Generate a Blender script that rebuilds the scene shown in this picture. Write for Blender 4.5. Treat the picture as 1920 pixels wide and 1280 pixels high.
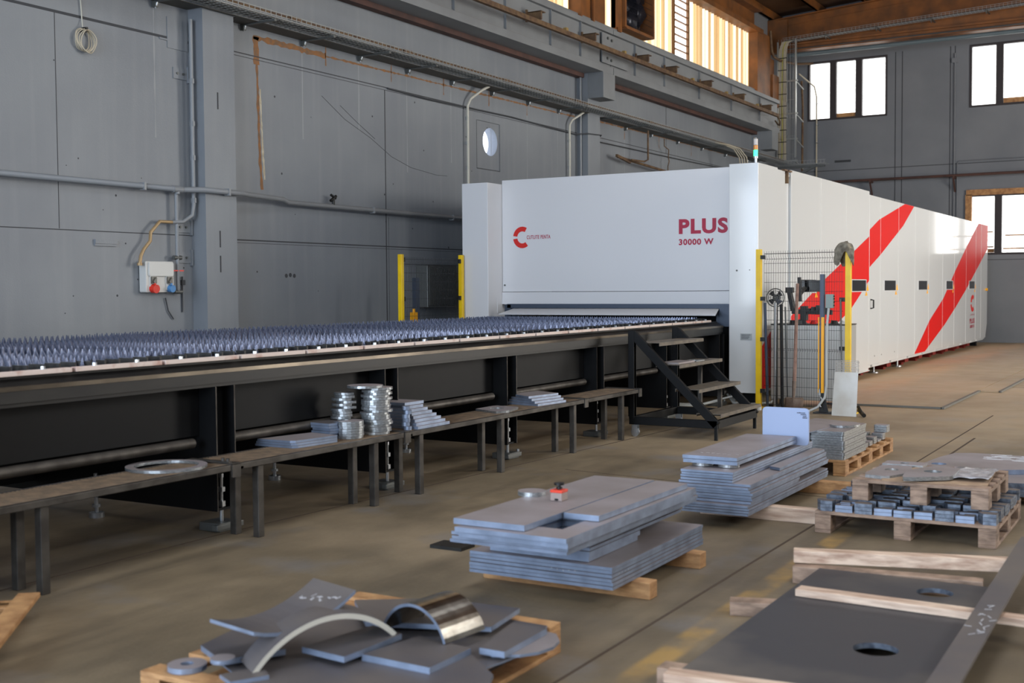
import bpy, bmesh, math, random
from math import sin, cos, pi, radians as rad
from mathutils import Vector, Matrix
random.seed(7)
SC = bpy.context.scene
C = SC.collection
for o in list(bpy.data.objects): bpy.data.objects.remove(o)

# ---------------------------------------------------------------- camera
EYE = Vector((0, 0, 1.53))
YAW, PITCH, ROLL = 0.52852, 0.04431, -0.00718
fw = Vector((-sin(YAW)*cos(PITCH), cos(YAW)*cos(PITCH), -sin(PITCH)))
rt = Vector((cos(YAW), sin(YAW), 0)); up = rt.cross(fw)
r2 = cos(ROLL)*rt + sin(ROLL)*up; u2 = -sin(ROLL)*rt + cos(ROLL)*up
cd = bpy.data.cameras.new('camera'); cam = bpy.data.objects.new('camera', cd); C.objects.link(cam)
mm = Matrix((r2, u2, -fw)).transposed().to_4x4(); mm.translation = EYE
cam.matrix_world = mm
cd.sensor_width = 36; cd.lens = 2237.0/1920*36; cd.clip_end = 200
cd.dof.use_dof = True; cd.dof.focus_distance = 12.5; cd.dof.aperture_fstop = 2.8
SC.camera = cam
SC.view_settings.view_transform = 'Standard'; SC.view_settings.look = 'None'
SC.view_settings.gamma = 1; SC.view_settings.use_curve_mapping = False
SC.view_settings.exposure = 0.3
# ---------------------------------------------------------------- world, daylight through the openings, added fill lamps
W = bpy.data.worlds.new('world'); SC.world = W; W.use_nodes = True
W.node_tree.nodes['Background'].inputs[0].default_value = (.75, .87, 1, 1)
W.node_tree.nodes['Background'].inputs[1].default_value = 1.6
def area(name, loc, aim, sx, sy, power, col):
    l = bpy.data.lights.new(name, 'AREA'); l.shape = 'RECTANGLE'; l.size = sx; l.size_y = sy
    l.energy = power; l.color = col
    o = bpy.data.objects.new(name, l); C.objects.link(o); o.location = loc
    o.rotation_euler = Vector(aim).to_track_quat('-Z', 'Z').to_euler()
    return o
XR = 7.0; YF = -9.0; YB = 33.95; XL = -10.52; ZC = 9.2
COOL = (.60, .77, 1.0); WARM = (1.0, .955, .89)
area('gate_daylight', (-3.6, YF+.25, 2.9), (0, 1, .02), 8.6, 5.0, 1080, COOL)          # open gate behind the camera
area('added_roof_fill', (-1.5, 6.0, 9.35), (0, 0, -1), 3.0, 14.0, 380, (.93, .96, 1.0))  # added unseen lamp under the roof, brightens plate tops and floor
area('gate_daylight_right', (XR-.25, 22.5, 2.8), (-1, -.05, -.05), 8.6, 5.0, 1150, WARM)     # open gate in the right wall
area('added_left_fill', (XL+.02, -1.5, 2.6), (1, .25, -.02), 7.6, 3.0, 420, COOL)  # added unseen cool lamp, glints on the slats and lights the machine front
for i, yy in enumerate((2.0, 12.0)):
    area('right_window_daylight', (XR-.25, yy, 6.2), (-1, 0, -.35), 6.5, 1.8, 330, WARM)
for i, xx in enumerate((-7.5, 0.0)):
    area('front_window_daylight', (xx, YF+.25, 7.0), (0, 1, -.3), 5.5, 1.5, 200, COOL)
#area('back_window_daylight', (-6.9, YB-.5, 7.05), (0, -1, -.5), 6.0, 1.6, 330, (1, .97, .92))
#area('back_low_window_daylight', (-3.2, YB-.4, 3.15), (0, -1, -.35), 4.4, 1.5, 260, (1, .95, .88))

# ---------------------------------------------------------------- materials
def nt(name):
    m = bpy.data.materials.new(name); m.use_nodes = True
    t = m.node_tree; b = t.nodes['Principled BSDF']
    return m, t, b
def S(c):   # srgb 0-255 to linear
    return tuple(((x/255/12.92) if x/255 <= .04045 else ((x/255+.055)/1.055)**2.4) for x in c)+(1,)
def mat(name, c, rough=.5, metal=0., c2=None, scale=3., mixr=(.35, .65), detail=6, bump=0., bscale=60., stretch=(1, 1, 1), coat=0., spec=None, rough2=None):
    m, t, b = nt(name); n = t.nodes; l = t.links
    b.inputs['Base Color'].default_value = S(c); b.inputs['Roughness'].default_value = rough; b.inputs['Metallic'].default_value = metal
    if coat: b.inputs['Coat Weight'].default_value = coat; b.inputs['Coat Roughness'].default_value = .08
    if spec is not None: b.inputs['Specular IOR Level'].default_value = spec
    g = n.new('ShaderNodeNewGeometry'); mp = n.new('ShaderNodeMapping'); mp.inputs['Scale'].default_value = stretch
    l.new(g.outputs['Position'], mp.inputs['Vector'])
    if c2:
        z = n.new('ShaderNodeTexNoise'); z.inputs['Scale'].default_value = scale; z.inputs['Detail'].default_value = detail
        l.new(mp.outputs[0], z.inputs['Vector'])
        r = n.new('ShaderNodeValToRGB'); r.color_ramp.elements[0].position = mixr[0]; r.color_ramp.elements[1].position = mixr[1]
        r.color_ramp.elements[0].color = S(c); r.color_ramp.elements[1].color = S(c2)
        l.new(z.outputs['Fac'], r.inputs['Fac']); l.new(r.outputs['Color'], b.inputs['Base Color'])
        if rough2 is not None:
            q = n.new('ShaderNodeMapRange'); q.inputs[3].default_value = rough; q.inputs[4].default_value = rough2
            l.new(z.outputs['Fac'], q.inputs[0]); l.new(q.outputs[0], b.inputs['Roughness'])
    if bump:
        z2 = n.new('ShaderNodeTexNoise'); z2.inputs['Scale'].default_value = bscale; z2.inputs['Detail'].default_value = 4
        l.new(mp.outputs[0], z2.inputs['Vector'])
        bp = n.new('ShaderNodeBump'); bp.inputs['Strength'].default_value = bump; bp.inputs['Distance'].default_value = .01
        l.new(z2.outputs['Fac'], bp.inputs['Height']); l.new(bp.outputs['Normal'], b.inputs['Normal'])
    return m
def emit(name, c, s, c2=None, scale=None):
    m, t, b = nt(name)
    b.inputs['Base Color'].default_value = S(c); b.inputs['Emission Color'].default_value = S(c); b.inputs['Emission Strength'].default_value = s
    return m
M = {}
M['wall'] = mat('grey_wall_paint', (116, 121, 128), .62, c2=(127, 132, 138), scale=.8, bump=.12, bscale=90, mixr=(.3, .7))
M['wall_back'] = mat('grey_back_wall_paint', (112, 116, 122), .6, c2=(124, 127, 132), scale=.7, bump=.1, bscale=90)
M['joint'] = mat('dark_panel_joint', (62, 64, 68), .8)
M['pipe_grey'] = mat('painted_pipe_grey', (132, 136, 140), .45)
M['girder'] = mat('grey_girder_paint', (128, 132, 135), .55, c2=(118, 121, 124), scale=1.5)
M['rust'] = mat('rusty_brown_steel', (82, 60, 44), .7, c2=(112, 88, 60), scale=9)
M['red_brown'] = mat('red_brown_primer', (88, 60, 52), .75, c2=(70, 50, 46), scale=4)
M['orange_steel'] = mat('orange_brown_steel', (140, 86, 38), .55, c2=(100, 64, 34), scale=2.2, detail=8)
M['deck'] = mat('roof_deck_brown', (92, 62, 34), .7, c2=(70, 44, 24), scale=1.2)
M['white'] = mat('white_machine_paint', (216, 219, 220), .34, coat=.8)
M['white_front'] = mat('white_front_paint', (220, 221, 224), .36, coat=.35)
M['seam_glint'] = mat('white_seam_highlight', (226, 228, 228), .3)  # lighter white for highlights painted along the panel bevels
M['red'] = mat('red_machine_paint', (208, 10, 2), .5, spec=.3)
M['logo_red'] = mat('logo_red_paint', (214, 34, 26), .45)
M['crimson'] = mat('crimson_lettering', (176, 22, 62), .45)
M['black_gloss'] = mat('dark_glass', (14, 15, 15), .12)
M['black'] = mat('black_painted_steel', (10, 11, 13), .5, c2=(14, 15, 17), scale=14, rough2=.6, spec=.22)
M['black_frame'] = mat('black_table_frame', (24, 24, 25), .42, metal=.2, c2=(36, 35, 33), scale=12, stretch=(1, .25, 1), rough2=.5)
M['bare_edge'] = mat('worn_steel_edge', (128, 118, 104), .3, metal=.75, c2=(58, 52, 46), scale=2.2, stretch=(1, .6, 1))
M['slat'] = mat('blued_slat_steel', (138, 145, 168), .24, metal=.85)
M['strip'] = mat('pale_heat_marked_strip', (214, 198, 190), .5, c2=(168, 112, 92), scale=7, mixr=(.55, .75))
M['zinc'] = mat('zinc_bolt', (190, 194, 198), .3, metal=.9)
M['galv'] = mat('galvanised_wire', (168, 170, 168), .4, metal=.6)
M['galv_dark'] = mat('dark_galvanised_steel', (104, 106, 104), .5, metal=.6)  # darker galvanised tone for brackets, bolts and housings
M['raw_frame'] = mat('raw_steel_tube', (82, 78, 73), .42, metal=.55, c2=(58, 54, 50), scale=9, rough2=.6)
M['grate'] = mat('dusty_brown_tread', (134, 112, 88), .7, c2=(104, 88, 72), scale=14)
M['tread'] = mat('dusty_stair_tread', (108, 98, 84), .6, c2=(84, 77, 68), scale=14)
M['mill'] = mat('mill_scale_plate', (158, 150, 154), .42, metal=.3, c2=(138, 130, 128), scale=2.4, mixr=(.3, .7), rough2=.6)
M['mill_dark'] = mat('dark_mill_scale_plate', (86, 84, 90), .42, metal=.3, c2=(114, 106, 100), scale=1.6, mixr=(.35, .65), rough2=.65)
M['cut'] = mat('cut_steel_edge', (146, 160, 184), .4, metal=.5, c2=(122, 134, 154), scale=9)
M['cut_dark'] = mat('dark_cut_steel_edge', (126, 136, 150), .42, metal=.5, c2=(82, 90, 104), scale=30)
M['bright'] = mat('bright_cut_steel', (196, 200, 202), .32, metal=.8, c2=(150, 155, 158), scale=40, stretch=(1, 1, 4))
M['shiny'] = mat('brushed_steel', (170, 166, 158), .22, metal=1., c2=(120, 114, 106), scale=12)
M['dark_sheet'] = mat('dark_scaled_sheet', (70, 70, 74), .42, metal=.3, c2=(112, 106, 100), scale=.9, mixr=(.48, .62), rough2=.6, detail=9)
M['pale_edge'] = mat('pale_cut_edge', (206, 202, 190), .45, metal=.15)
M['chalk'] = mat('chalk_marks', (196, 196, 200), .8)
M['wood'] = mat('pallet_wood', (194, 150, 102), .7, c2=(154, 112, 72), scale=7, stretch=(1.5, 1.5, 5), bump=.3, bscale=40)
M['wood_dark'] = mat('dirty_pallet_wood', (172, 146, 126), .75, c2=(120, 100, 86), scale=6, stretch=(1.5, 1.5, 5), bump=.3, bscale=40)
M['wood_pale'] = mat('pale_sawn_wood', (226, 202, 180), .7, c2=(176, 146, 126), scale=5, stretch=(.8, 5, 7), bump=.3, bscale=50)
M['yellow'] = mat('yellow_post_paint', (246, 206, 0), .4, c2=(232, 190, 6), scale=5)
M['orange_yellow'] = mat('amber_light_strip', (255, 180, 0), .35)
M['wire'] = mat('black_fence_wire', (36, 36, 38), .5)
M['blue_steel'] = mat('blue_grey_profile', (66, 76, 92), .4, metal=.3)
M['plastic_grey'] = mat('light_grey_plastic', (206, 206, 202), .45)
M['jbox'] = mat('grey_green_junction_box', (140, 156, 152), .5)
M['sock_red'] = mat('red_socket_cap', (216, 44, 26), .4)
M['sock_blue'] = mat('blue_socket_cap', (74, 134, 190), .4)
M['brass'] = mat('tan_flexible_conduit', (168, 142, 104), .45, metal=.3)
M['cream'] = mat('cream_conduit', (190, 188, 176), .5)
M['rope'] = mat('pale_cable', (184, 174, 154), .6)
M['dark_cable'] = mat('dark_cable', (58, 56, 54), .6)
M['white_cable'] = mat('pale_grey_cable', (186, 190, 188), .5)
M['yellow_cable'] = mat('yellow_green_cable', (176, 170, 70), .5)
M['cloth'] = mat('dirty_grey_cloth', (140, 134, 120), .95, c2=(96, 90, 80), scale=18, bump=.6, bscale=40)
M['handle_wood'] = mat('worn_shovel_wood', (158, 124, 108), .6, c2=(124, 92, 78), scale=10)
M['shovel'] = mat('rusty_shovel_blade', (130, 112, 98), .6, metal=.3, c2=(104, 86, 74), scale=12)
M['cabinet'] = mat('pale_blue_grey_cabinet', (200, 200, 196), .25, metal=.35)
M['steelsheet'] = mat('dusty_sheet_steel', (178, 174, 168), .38, metal=.45, c2=(160, 152, 140), scale=3)
M['mullion'] = mat('dark_window_frame', (52, 46, 48), .6)
M['rot_wood'] = mat('orange_window_trim', (196, 148, 96), .6, c2=(150, 104, 64), scale=9)
M['fan'] = mat('dark_fan_blade', (40, 42, 52), .3, metal=.4)
M['concrete_patch'] = mat('rough_concrete_break', (120, 118, 120), .9, c2=(70, 68, 74), scale=30, bump=.8, bscale=60)
M['blue_pipe'] = mat('blue_grey_pipe', (98, 112, 118), .5)
M['plate_blue'] = mat('pale_blue_protective_film', (152, 166, 196), .42, metal=.25)
M['print'] = mat('black_print', (48, 48, 56), .6)
M['red_paint2'] = mat('bright_red_magnet', (222, 62, 36), .4)
M['red_foot'] = mat('dark_red_foot', (120, 28, 22), .5)
M['scribble'] = mat('white_spray_marks', (226, 230, 236), .7)
M['cardboard'] = mat('torn_cardboard', (176, 150, 122), .85, c2=(146, 120, 98), scale=8)
M['film'] = mat('crumpled_plastic_film', (132, 128, 132), .25, metal=.2, c2=(190, 190, 196), scale=16, bump=1, bscale=30)
M['sky'] = emit('daylit_pane', (255, 254, 250), 2.4)
M['green_lamp'] = emit('green_signal_lamp', (60, 235, 150), 2.2)
M['amber_lamp'] = mat('amber_signal_lens', (226, 150, 70), .25)
M['clear_lamp'] = mat('clear_signal_lens', (206, 200, 196), .2)
M['hole_light'] = emit('daylit_duct_end', (225, 235, 255), 2.6)

def wall_left_mat():
    """grey paint with white drip marks, rust stain and panel joints kept as their own geometry"""
    m, t, b = nt('grey_left_wall_paint'); n = t.nodes; l = t.links
    b.inputs['Roughness'].default_value = .5
    g = n.new('ShaderNodeNewGeometry'); sep = n.new('ShaderNodeSeparateXYZ'); l.new(g.outputs['Position'], sep.inputs[0])
    z = n.new('ShaderNodeTexNoise'); z.inputs['Scale'].default_value = .7; z.inputs['Detail'].default_value = 8; l.new(g.outputs['Position'], z.inputs['Vector'])
    r = n.new('ShaderNodeValToRGB'); r.color_ramp.elements[0].color = S((117, 122, 129)); r.color_ramp.elements[1].color = S((132, 137, 142))
    r.color_ramp.elements[0].position = .3; r.color_ramp.elements[1].position = .7
    l.new(z.outputs['Fac'], r.inputs['Fac'])
    mp = n.new('ShaderNodeMapping'); mp.inputs['Scale'].default_value = (1, 3.2, .16); l.new(g.outputs['Position'], mp.inputs['Vector'])
    z2 = n.new('ShaderNodeTexNoise'); z2.inputs['Scale'].default_value = 2.2; z2.inputs['Detail'].default_value = 5; l.new(mp.outputs[0], z2.inputs['Vector'])
    r2_ = n.new('ShaderNodeValToRGB'); r2_.color_ramp.elements[0].position = .5; r2_.color_ramp.elements[1].position = .8
    r2_.color_ramp.elements[0].color = (0, 0, 0, 1); r2_.color_ramp.elements[1].color = (.16, .16, .16, 1)
    l.new(z2.outputs['Fac'], r2_.inputs['Fac'])
    mx = n.new('ShaderNodeMixRGB'); mx.inputs['Color2'].default_value = S((160, 163, 165)); l.new(r2_.outputs[0], mx.inputs['Fac']); l.new(r.outputs[0], mx.inputs['Color1'])
    l.new(mx.outputs[0], b.inputs['Base Color'])
    bp = n.new('ShaderNodeBump'); bp.inputs['Strength'].default_value = .15; bp.inputs['Distance'].default_value = .01
    z3 = n.new('ShaderNodeTexNoise'); z3.inputs['Scale'].default_value = 70; l.new(g.outputs['Position'], z3.inputs['Vector']); l.new(z3.outputs['Fac'], bp.inputs['Height']); l.new(bp.outputs[0], b.inputs['Normal'])
    return m
M['wall_left'] = wall_left_mat()

def floor_mat():
    m, t, b = nt('dusty_concrete_floor'); n = t.nodes; l = t.links
    g = n.new('ShaderNodeNewGeometry')
    def noise(sc, det, stretch=(1, 1, 1), rotz=0., dist=0.):
        mp = n.new('ShaderNodeMapping'); mp.inputs['Scale'].default_value = stretch; mp.inputs['Rotation'].default_value = (0, 0, rotz)
        l.new(g.outputs['Position'], mp.inputs['Vector'])
        z = n.new('ShaderNodeTexNoise'); z.inputs['Scale'].default_value = sc; z.inputs['Detail'].default_value = det; z.inputs['Distortion'].default_value = dist
        l.new(mp.outputs[0], z.inputs['Vector']); return z.outputs['Fac']
    def ramp(f, p0, c0, p1, c1):
        r = n.new('ShaderNodeValToRGB'); r.color_ramp.elements[0].position = p0; r.color_ramp.elements[1].position = p1
        r.color_ramp.elements[0].color = c0; r.color_ramp.elements[1].color = c1; l.new(f, r.inputs['Fac']); return r.outputs[0]
    def mix(f, a, c, blend='MIX'):
        x = n.new('ShaderNodeMixRGB'); x.blend_type = blend
        if isinstance(f, float): x.inputs['Fac'].default_value = f
        else: l.new(f, x.inputs['Fac'])
        l.new(a, x.inputs['Color1'])
        if isinstance(c, tuple): x.inputs['Color2'].default_value = c
        else: l.new(c, x.inputs['Color2'])
        return x.outputs[0]
    W1, B1 = (1, 1, 1, 1), (0, 0, 0, 1)
    base = ramp(noise(.55, 9, dist=.4), .3, S((108, 96, 77)), .7, S((148, 132, 107)))
    dark = ramp(noise(.9, 8, (1, .28, 1), .5, .6), .5, B1, .72, (.75, .75, .75, 1))
    c = mix(dark, base, S((66, 58, 46)))
    sc = ramp(noise(2.6, 7, (1, .12, 1), -.25, .5), .56, B1, .7, (.6, .6, .6, 1))
    c = mix(sc, c, S((90, 80, 65)))
    fine = ramp(noise(7, 9, (1, .5, 1), .3), .35, B1, .75, (.45, .45, .45, 1))
    c = mix(fine, c, S((86, 76, 62)))
    pal = ramp(noise(.33, 6, (1, 1, 1), 2.), .5, B1, .66, (.7, .7, .7, 1))
    c = mix(pal, c, S((176, 156, 128)))
    gre = ramp(noise(1.3, 4, (1, 1, 1), 1.), .58, B1, .75, (.6, .6, .6, 1))
    c = mix(gre, c, S((120, 120, 122)))
    sep = n.new('ShaderNodeSeparateXYZ'); l.new(g.outputs['Position'], sep.inputs[0])
    def band(out, a, b_, soft):
        q = n.new('ShaderNodeMapRange'); q.interpolation_type = 'SMOOTHSTEP'; q.inputs[1].default_value = a-soft; q.inputs[2].default_value = a+soft; l.new(out, q.inputs[0])
        q2 = n.new('ShaderNodeMapRange'); q2.interpolation_type = 'SMOOTHSTEP'; q2.inputs[1].default_value = b_-soft; q2.inputs[2].default_value = b_+soft; q2.inputs[3].default_value = 1; q2.inputs[4].default_value = 0; l.new(out, q2.inputs[0])
        mu = n.new('ShaderNodeMath'); mu.operation = 'MULTIPLY'; l.new(q.outputs[0], mu.inputs[0]); l.new(q2.outputs[0], mu.inputs[1]); return mu.outputs[0]
    def mul(a, b_):
        mu = n.new('ShaderNodeMath'); mu.operation = 'MULTIPLY'; l.new(a, mu.inputs[0])
        if isinstance(b_, float): mu.inputs[1].default_value = b_
        else: l.new(b_, mu.inputs[1])
        return mu.outputs[0]
    # faded yellow walkway line
    wear = ramp(noise(3.2, 6), .42, (.05, .05, .05, 1), .62, W1)
    yl = mul(mul(band(sep.outputs[0], -1.99, -1.87, .02), band(sep.outputs[1], 2.0, 7.4, .2)), wear)
    c = mix(mul(yl, .6), c, S((190, 150, 78)))
    # orange tint beside the machine
    orange_tint = mul(mul(band(sep.outputs[0], -5.1, -4.0, .25), band(sep.outputs[1], 17.5, 33, 1.2)), ramp(noise(1.6, 6, (1, .4, 1)), .3, (.3, .3, .3, 1), .65, W1))
    c = mix(mul(orange_tint, .6), c, S((204, 128, 52)))
    # far floor paler: its daylight is painted into the colour
    far_sunlit = band(sep.outputs[1], 13.5, 40, 3.5)
    c = mix(mul(far_sunlit, .5), c, S((196, 172, 138)))
    l.new(c, b.inputs['Base Color'])
    rr = n.new('ShaderNodeMapRange'); l.new(noise(2.2, 6), rr.inputs[0]); rr.inputs[3].default_value = .38; rr.inputs[4].default_value = .72; l.new(rr.outputs[0], b.inputs['Roughness'])
    bp = n.new('ShaderNodeBump'); bp.inputs['Strength'].default_value = .25; bp.inputs['Distance'].default_value = .01
    l.new(noise(24, 6), bp.inputs['Height']); l.new(bp.outputs[0], b.inputs['Normal'])
    return m
M['floor'] = floor_mat()

def sheet_mat():
    """corrugated translucent sheeting, lit from outside"""
    m, t, b = nt('translucent_sheet'); n = t.nodes; l = t.links
    g = n.new('ShaderNodeNewGeometry'); sep = n.new('ShaderNodeSeparateXYZ'); l.new(g.outputs['Position'], sep.inputs[0])
    cb = n.new('ShaderNodeCombineXYZ'); l.new(sep.outputs[1], cb.inputs[1])
    z = n.new('ShaderNodeTexNoise'); z.inputs['Scale'].default_value = 5.2; z.inputs['Detail'].default_value = 5; l.new(cb.outputs[0], z.inputs['Vector'])
    r = n.new('ShaderNodeValToRGB'); e = r.color_ramp.elements
    e[0].position = .42; e[0].color = S((140, 100, 56)); e[1].position = .545; e[1].color = S((255, 244, 222))
    k = e.new(.48); k.color = S((206, 164, 106))
    l.new(z.outputs['Fac'], r.inputs['Fac'])
    b.inputs['Base Color'].default_value = S((200, 180, 140)); l.new(r.outputs[0], b.inputs['Emission Color']); b.inputs['Emission Strength'].default_value = 1.0
    return m
M['sheet'] = sheet_mat()

# ---------------------------------------------------------------- mesh helpers
class MB:
    def __init__(s): s.v = []; s.f = []; s.mi = []; s.sm = []
    def add(s, vs, fs, mi=0, smooth=False):
        k = len(s.v); s.v += [tuple(p) for p in vs]
        for i, f in enumerate(fs):
            s.f.append(tuple(a+k for a in f)); s.mi.append(mi[i] if isinstance(mi, list) else mi); s.sm.append(smooth)
        return s
    def box(s, x0, x1, y0, y1, z0, z1, mi=0, side=None):
        vs = [(x0, y0, z0), (x1, y0, z0), (x1, y1, z0), (x0, y1, z0), (x0, y0, z1), (x1, y0, z1), (x1, y1, z1), (x0, y1, z1)]
        sd = mi if side is None else side
        return s.add(vs, [(3, 2, 1, 0), (4, 5, 6, 7), (0, 1, 5, 4), (1, 2, 6, 5), (2, 3, 7, 6), (3, 0, 4, 7)], [mi, mi, sd, sd, sd, sd])
    def bar(s, a, b, w, h=None, mi=0, upv=(0, 0, 1)):
        """rectangular bar from a to b: w across, h along the up vector"""
        a = Vector(a); b = Vector(b); h = h or w; d = (b-a).normalized(); u = Vector(upv)
        if abs(d.dot(u)) > .98: u = Vector((1, 0, 0))
        x = d.cross(u).normalized()*w/2; z = x.cross(d).normalized()*h/2
        vs = [p+i*x+j*z for p in (a, b) for i, j in ((-1, -1), (1, -1), (1, 1), (-1, 1))]
        return s.add(vs, [(0, 1, 2, 3), (7, 6, 5, 4), (0, 4, 5, 1), (1, 5, 6, 2), (2, 6, 7, 3), (3, 7, 4, 0)], mi)
    def cyl(s, a, b, r, r2=None, n=14, mi=0, cap=True, smooth=True):
        a = Vector(a); b = Vector(b); r2 = r if r2 is None else r2; d = (b-a).normalized()
        u = Vector((0, 0, 1)) if abs(d.z) < .9 else Vector((1, 0, 0)); x = d.cross(u).normalized(); y = d.cross(x)
        vs = [a+(x*cos(2*pi*i/n)+y*sin(2*pi*i/n))*r for i in range(n)]+[b+(x*cos(2*pi*i/n)+y*sin(2*pi*i/n))*r2 for i in range(n)]
        s.add(vs, [(i, (i+1) % n, n+(i+1) % n, n+i) for i in range(n)], mi, smooth)
        if cap: s.add(vs[:n], [tuple(range(n-1, -1, -1))], mi); s.add(vs[n:], [tuple(range(n))], mi)
        return s
    def tube(s, pts, r, n=8, mi=0, closed=False):
        pts = [Vector(p) for p in pts]; N = len(pts); rings = []; x = None
        for i, p in enumerate(pts):
            d = (pts[(i+1) % N]-pts[i-1]) if (closed or 0 < i < N-1) else (pts[1]-pts[0] if i == 0 else pts[-1]-pts[-2])
            d.normalize()
            if x is None:
                u = Vector((0, 0, 1)) if abs(d.z) < .9 else Vector((1, 0, 0)); x = d.cross(u).normalized()
            else: x = (x-d*x.dot(d)).normalized()
            y = d.cross(x); rings.append([p+(x*cos(2*pi*k/n)+y*sin(2*pi*k/n))*r for k in range(n)])
        vs = [q for g in rings for q in g]; fs = []
        for i in range(N if closed else N-1):
            j = (i+1) % N
            fs += [(i*n+k, i*n+(k+1) % n, j*n+(k+1) % n, j*n+k) for k in range(n)]
        s.add(vs, fs, mi, True)
        if not closed: s.add(rings[0], [tuple(range(n-1, -1, -1))], mi); s.add(rings[-1], [tuple(range(n))], mi)
        return s
    def prism(s, poly, z0, z1, mi=0, side=None, T=None):
        """extrude a 2D polygon; T maps (a,b,c) to world"""
        T = T or (lambda a, b, c: (a, b, c)); n = len(poly); sd = mi if side is None else side
        vs = [T(a, b, z0) for a, b in poly]+[T(a, b, z1) for a, b in poly]
        s.add(vs, [tuple(range(n-1, -1, -1)), tuple(range(n, 2*n))]+[(i, (i+1) % n, n+(i+1) % n, n+i) for i in range(n)], [mi, mi]+[sd]*n)
        return s
    def holed(s, outer, inner, z0, z1, mi=0, side=None, T=None):
        """plate with one hole; outer and inner have the same number of points"""
        T = T or (lambda a, b, c: (a, b, c)); n = len(outer); sd = mi if side is None else side
        vs = [T(a, b, z) for z in (z0, z1) for a, b in outer+inner]
        f = []; m_ = []
        for i in range(n):
            j = (i+1) % n
            f += [(i, n+i, n+j, j), (2*n+i, 2*n+j, 3*n+j, 3*n+i), (i, j, 2*n+j, 2*n+i), (n+j, n+i, 3*n+i, 3*n+j)]; m_ += [mi, mi, sd, sd]
        return s.add(vs, f, m_)
    def build(s, name, mats, parent=None, kind=None, bevel=0, loc=None, rotz=0, label=None):
        me = bpy.data.meshes.new(name); me.from_pydata(s.v, [], s.f)
        if not isinstance(mats, (list, tuple)): mats = [mats]
        for q in mats: me.materials.append(M[q] if isinstance(q, str) else q)
        me.polygons.foreach_set('material_index', s.mi); me.polygons.foreach_set('use_smooth', s.sm); me.update()
        bm = bmesh.new(); bm.from_mesh(me); bmesh.ops.recalc_face_normals(bm, faces=bm.faces); bm.to_mesh(me); bm.free()
        o = bpy.data.objects.new(name, me); C.objects.link(o)
        if loc is not None: o.location = loc
        o.rotation_euler.z = rotz
        if parent is not None: setp(o, parent)
        if kind: o['kind'] = kind
        if label: o['label'] = label
        if bevel:
            b = o.modifiers.new('bevel', 'BEVEL'); b.width = bevel; b.segments = 2; b.limit_method = 'ANGLE'
        return o
def setp(o, parent):
    o.parent = parent          # parts are modelled in their thing's own frame
def empty(name, loc=(0, 0, 0), rotz=0, label=None, cat=None, group=None):
    o = bpy.data.objects.new(name, None); o.empty_display_size = .1; C.objects.link(o); o.location = loc; o.rotation_euler.z = rotz
    if label: tag(o, label, cat, group)
    return o
def tag(o, label, cat, group=None):
    o['label'] = label; o['category'] = cat
    if group: o['group'] = group
    return o
def W0(parent_loc):   # shift helper: mesh in world numbers -> local numbers of a thing
    x, y, z = parent_loc
    return lambda mb: MBshift(mb, x, y, z)
def MBshift(mb, x, y, z):
    mb.v = [(a-x, b-y, c-z) for a, b, c in mb.v]; return mb
class Thing:
    """a thing whose parts are given in world numbers"""
    def __init__(s, name, loc, label, cat, group=None):
        s.loc = loc; s.o = empty(name, loc, 0, label, cat, group)
    def part(s, name, mb, mats, parent=None, **k):
        MBshift(mb, *s.loc); return mb.build(name, mats, parent or s.o, **k)
def copy_tree(o, parent=None):
    c = o.copy(); C.objects.link(c)
    if parent is not None: c.parent = parent
    for ch in list(o.children): copy_tree(ch, c)
    return c
def struct(name, mb, mats, **k): return mb.build(name, mats, kind='structure', **k)
def single(name, mb, mats, label, cat, group=None, **k):
    """a one-mesh thing given in world numbers: origin moved to its own base"""
    xs = [v[0] for v in mb.v]; ys = [v[1] for v in mb.v]; zs = [v[2] for v in mb.v]
    c = ((min(xs)+max(xs))/2, (min(ys)+max(ys))/2, min(zs))
    MBshift(mb, *c); o = mb.build(name, mats, loc=c, **k); return tag(o, label, cat, group)
def circ(cx, cy, r, n=32, r2=None, a0=0.): r2 = r2 or r; return [(cx+r*cos(a0+2*pi*i/n), cy+r2*sin(a0+2*pi*i/n)) for i in range(n)]
def rect_pts(x0, x1, y0, y1, n=32):
    """n points around a rectangle matching circ() order"""
    cx, cy, hx, hy = (x0+x1)/2, (y0+y1)/2, (x1-x0)/2, (y1-y0)/2; out = []
    for i in range(n):
        a = 2*pi*i/n; c, s_ = cos(a), sin(a); k = min(hx/abs(c) if abs(c) > 1e-9 else 1e9, hy/abs(s_) if abs(s_) > 1e-9 else 1e9)
        out.append((cx+c*k, cy+s_*k))
    for sx, sy in ((1, 1), (-1, 1), (-1, -1), (1, -1)):   # snap the nearest points to the corners
        i = min(range(n), key=lambda q: (out[q][0]-cx-sx*hx)**2+(out[q][1]-cy-sy*hy)**2); out[i] = (cx+sx*hx, cy+sy*hy)
    return out
def rounded(x0, x1, y0, y1, r, n=5):
    out = []
    for cx, cy, a in ((x1-r, y1-r, 0), (x0+r, y1-r, pi/2), (x0+r, y0+r, pi), (x1-r, y0+r, 1.5*pi)):
        out += [(cx+r*cos(a+pi/2*i/n), cy+r*sin(a+pi/2*i/n)) for i in range(n+1)]
    return out
YZ = lambda X: (lambda a, b, c: (X+c, a, b))      # polygon in (y, z), thickness along x
XZ = lambda Y: (lambda a, b, c: (a, Y+c, b))      # polygon in (x, z), thickness along y
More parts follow.
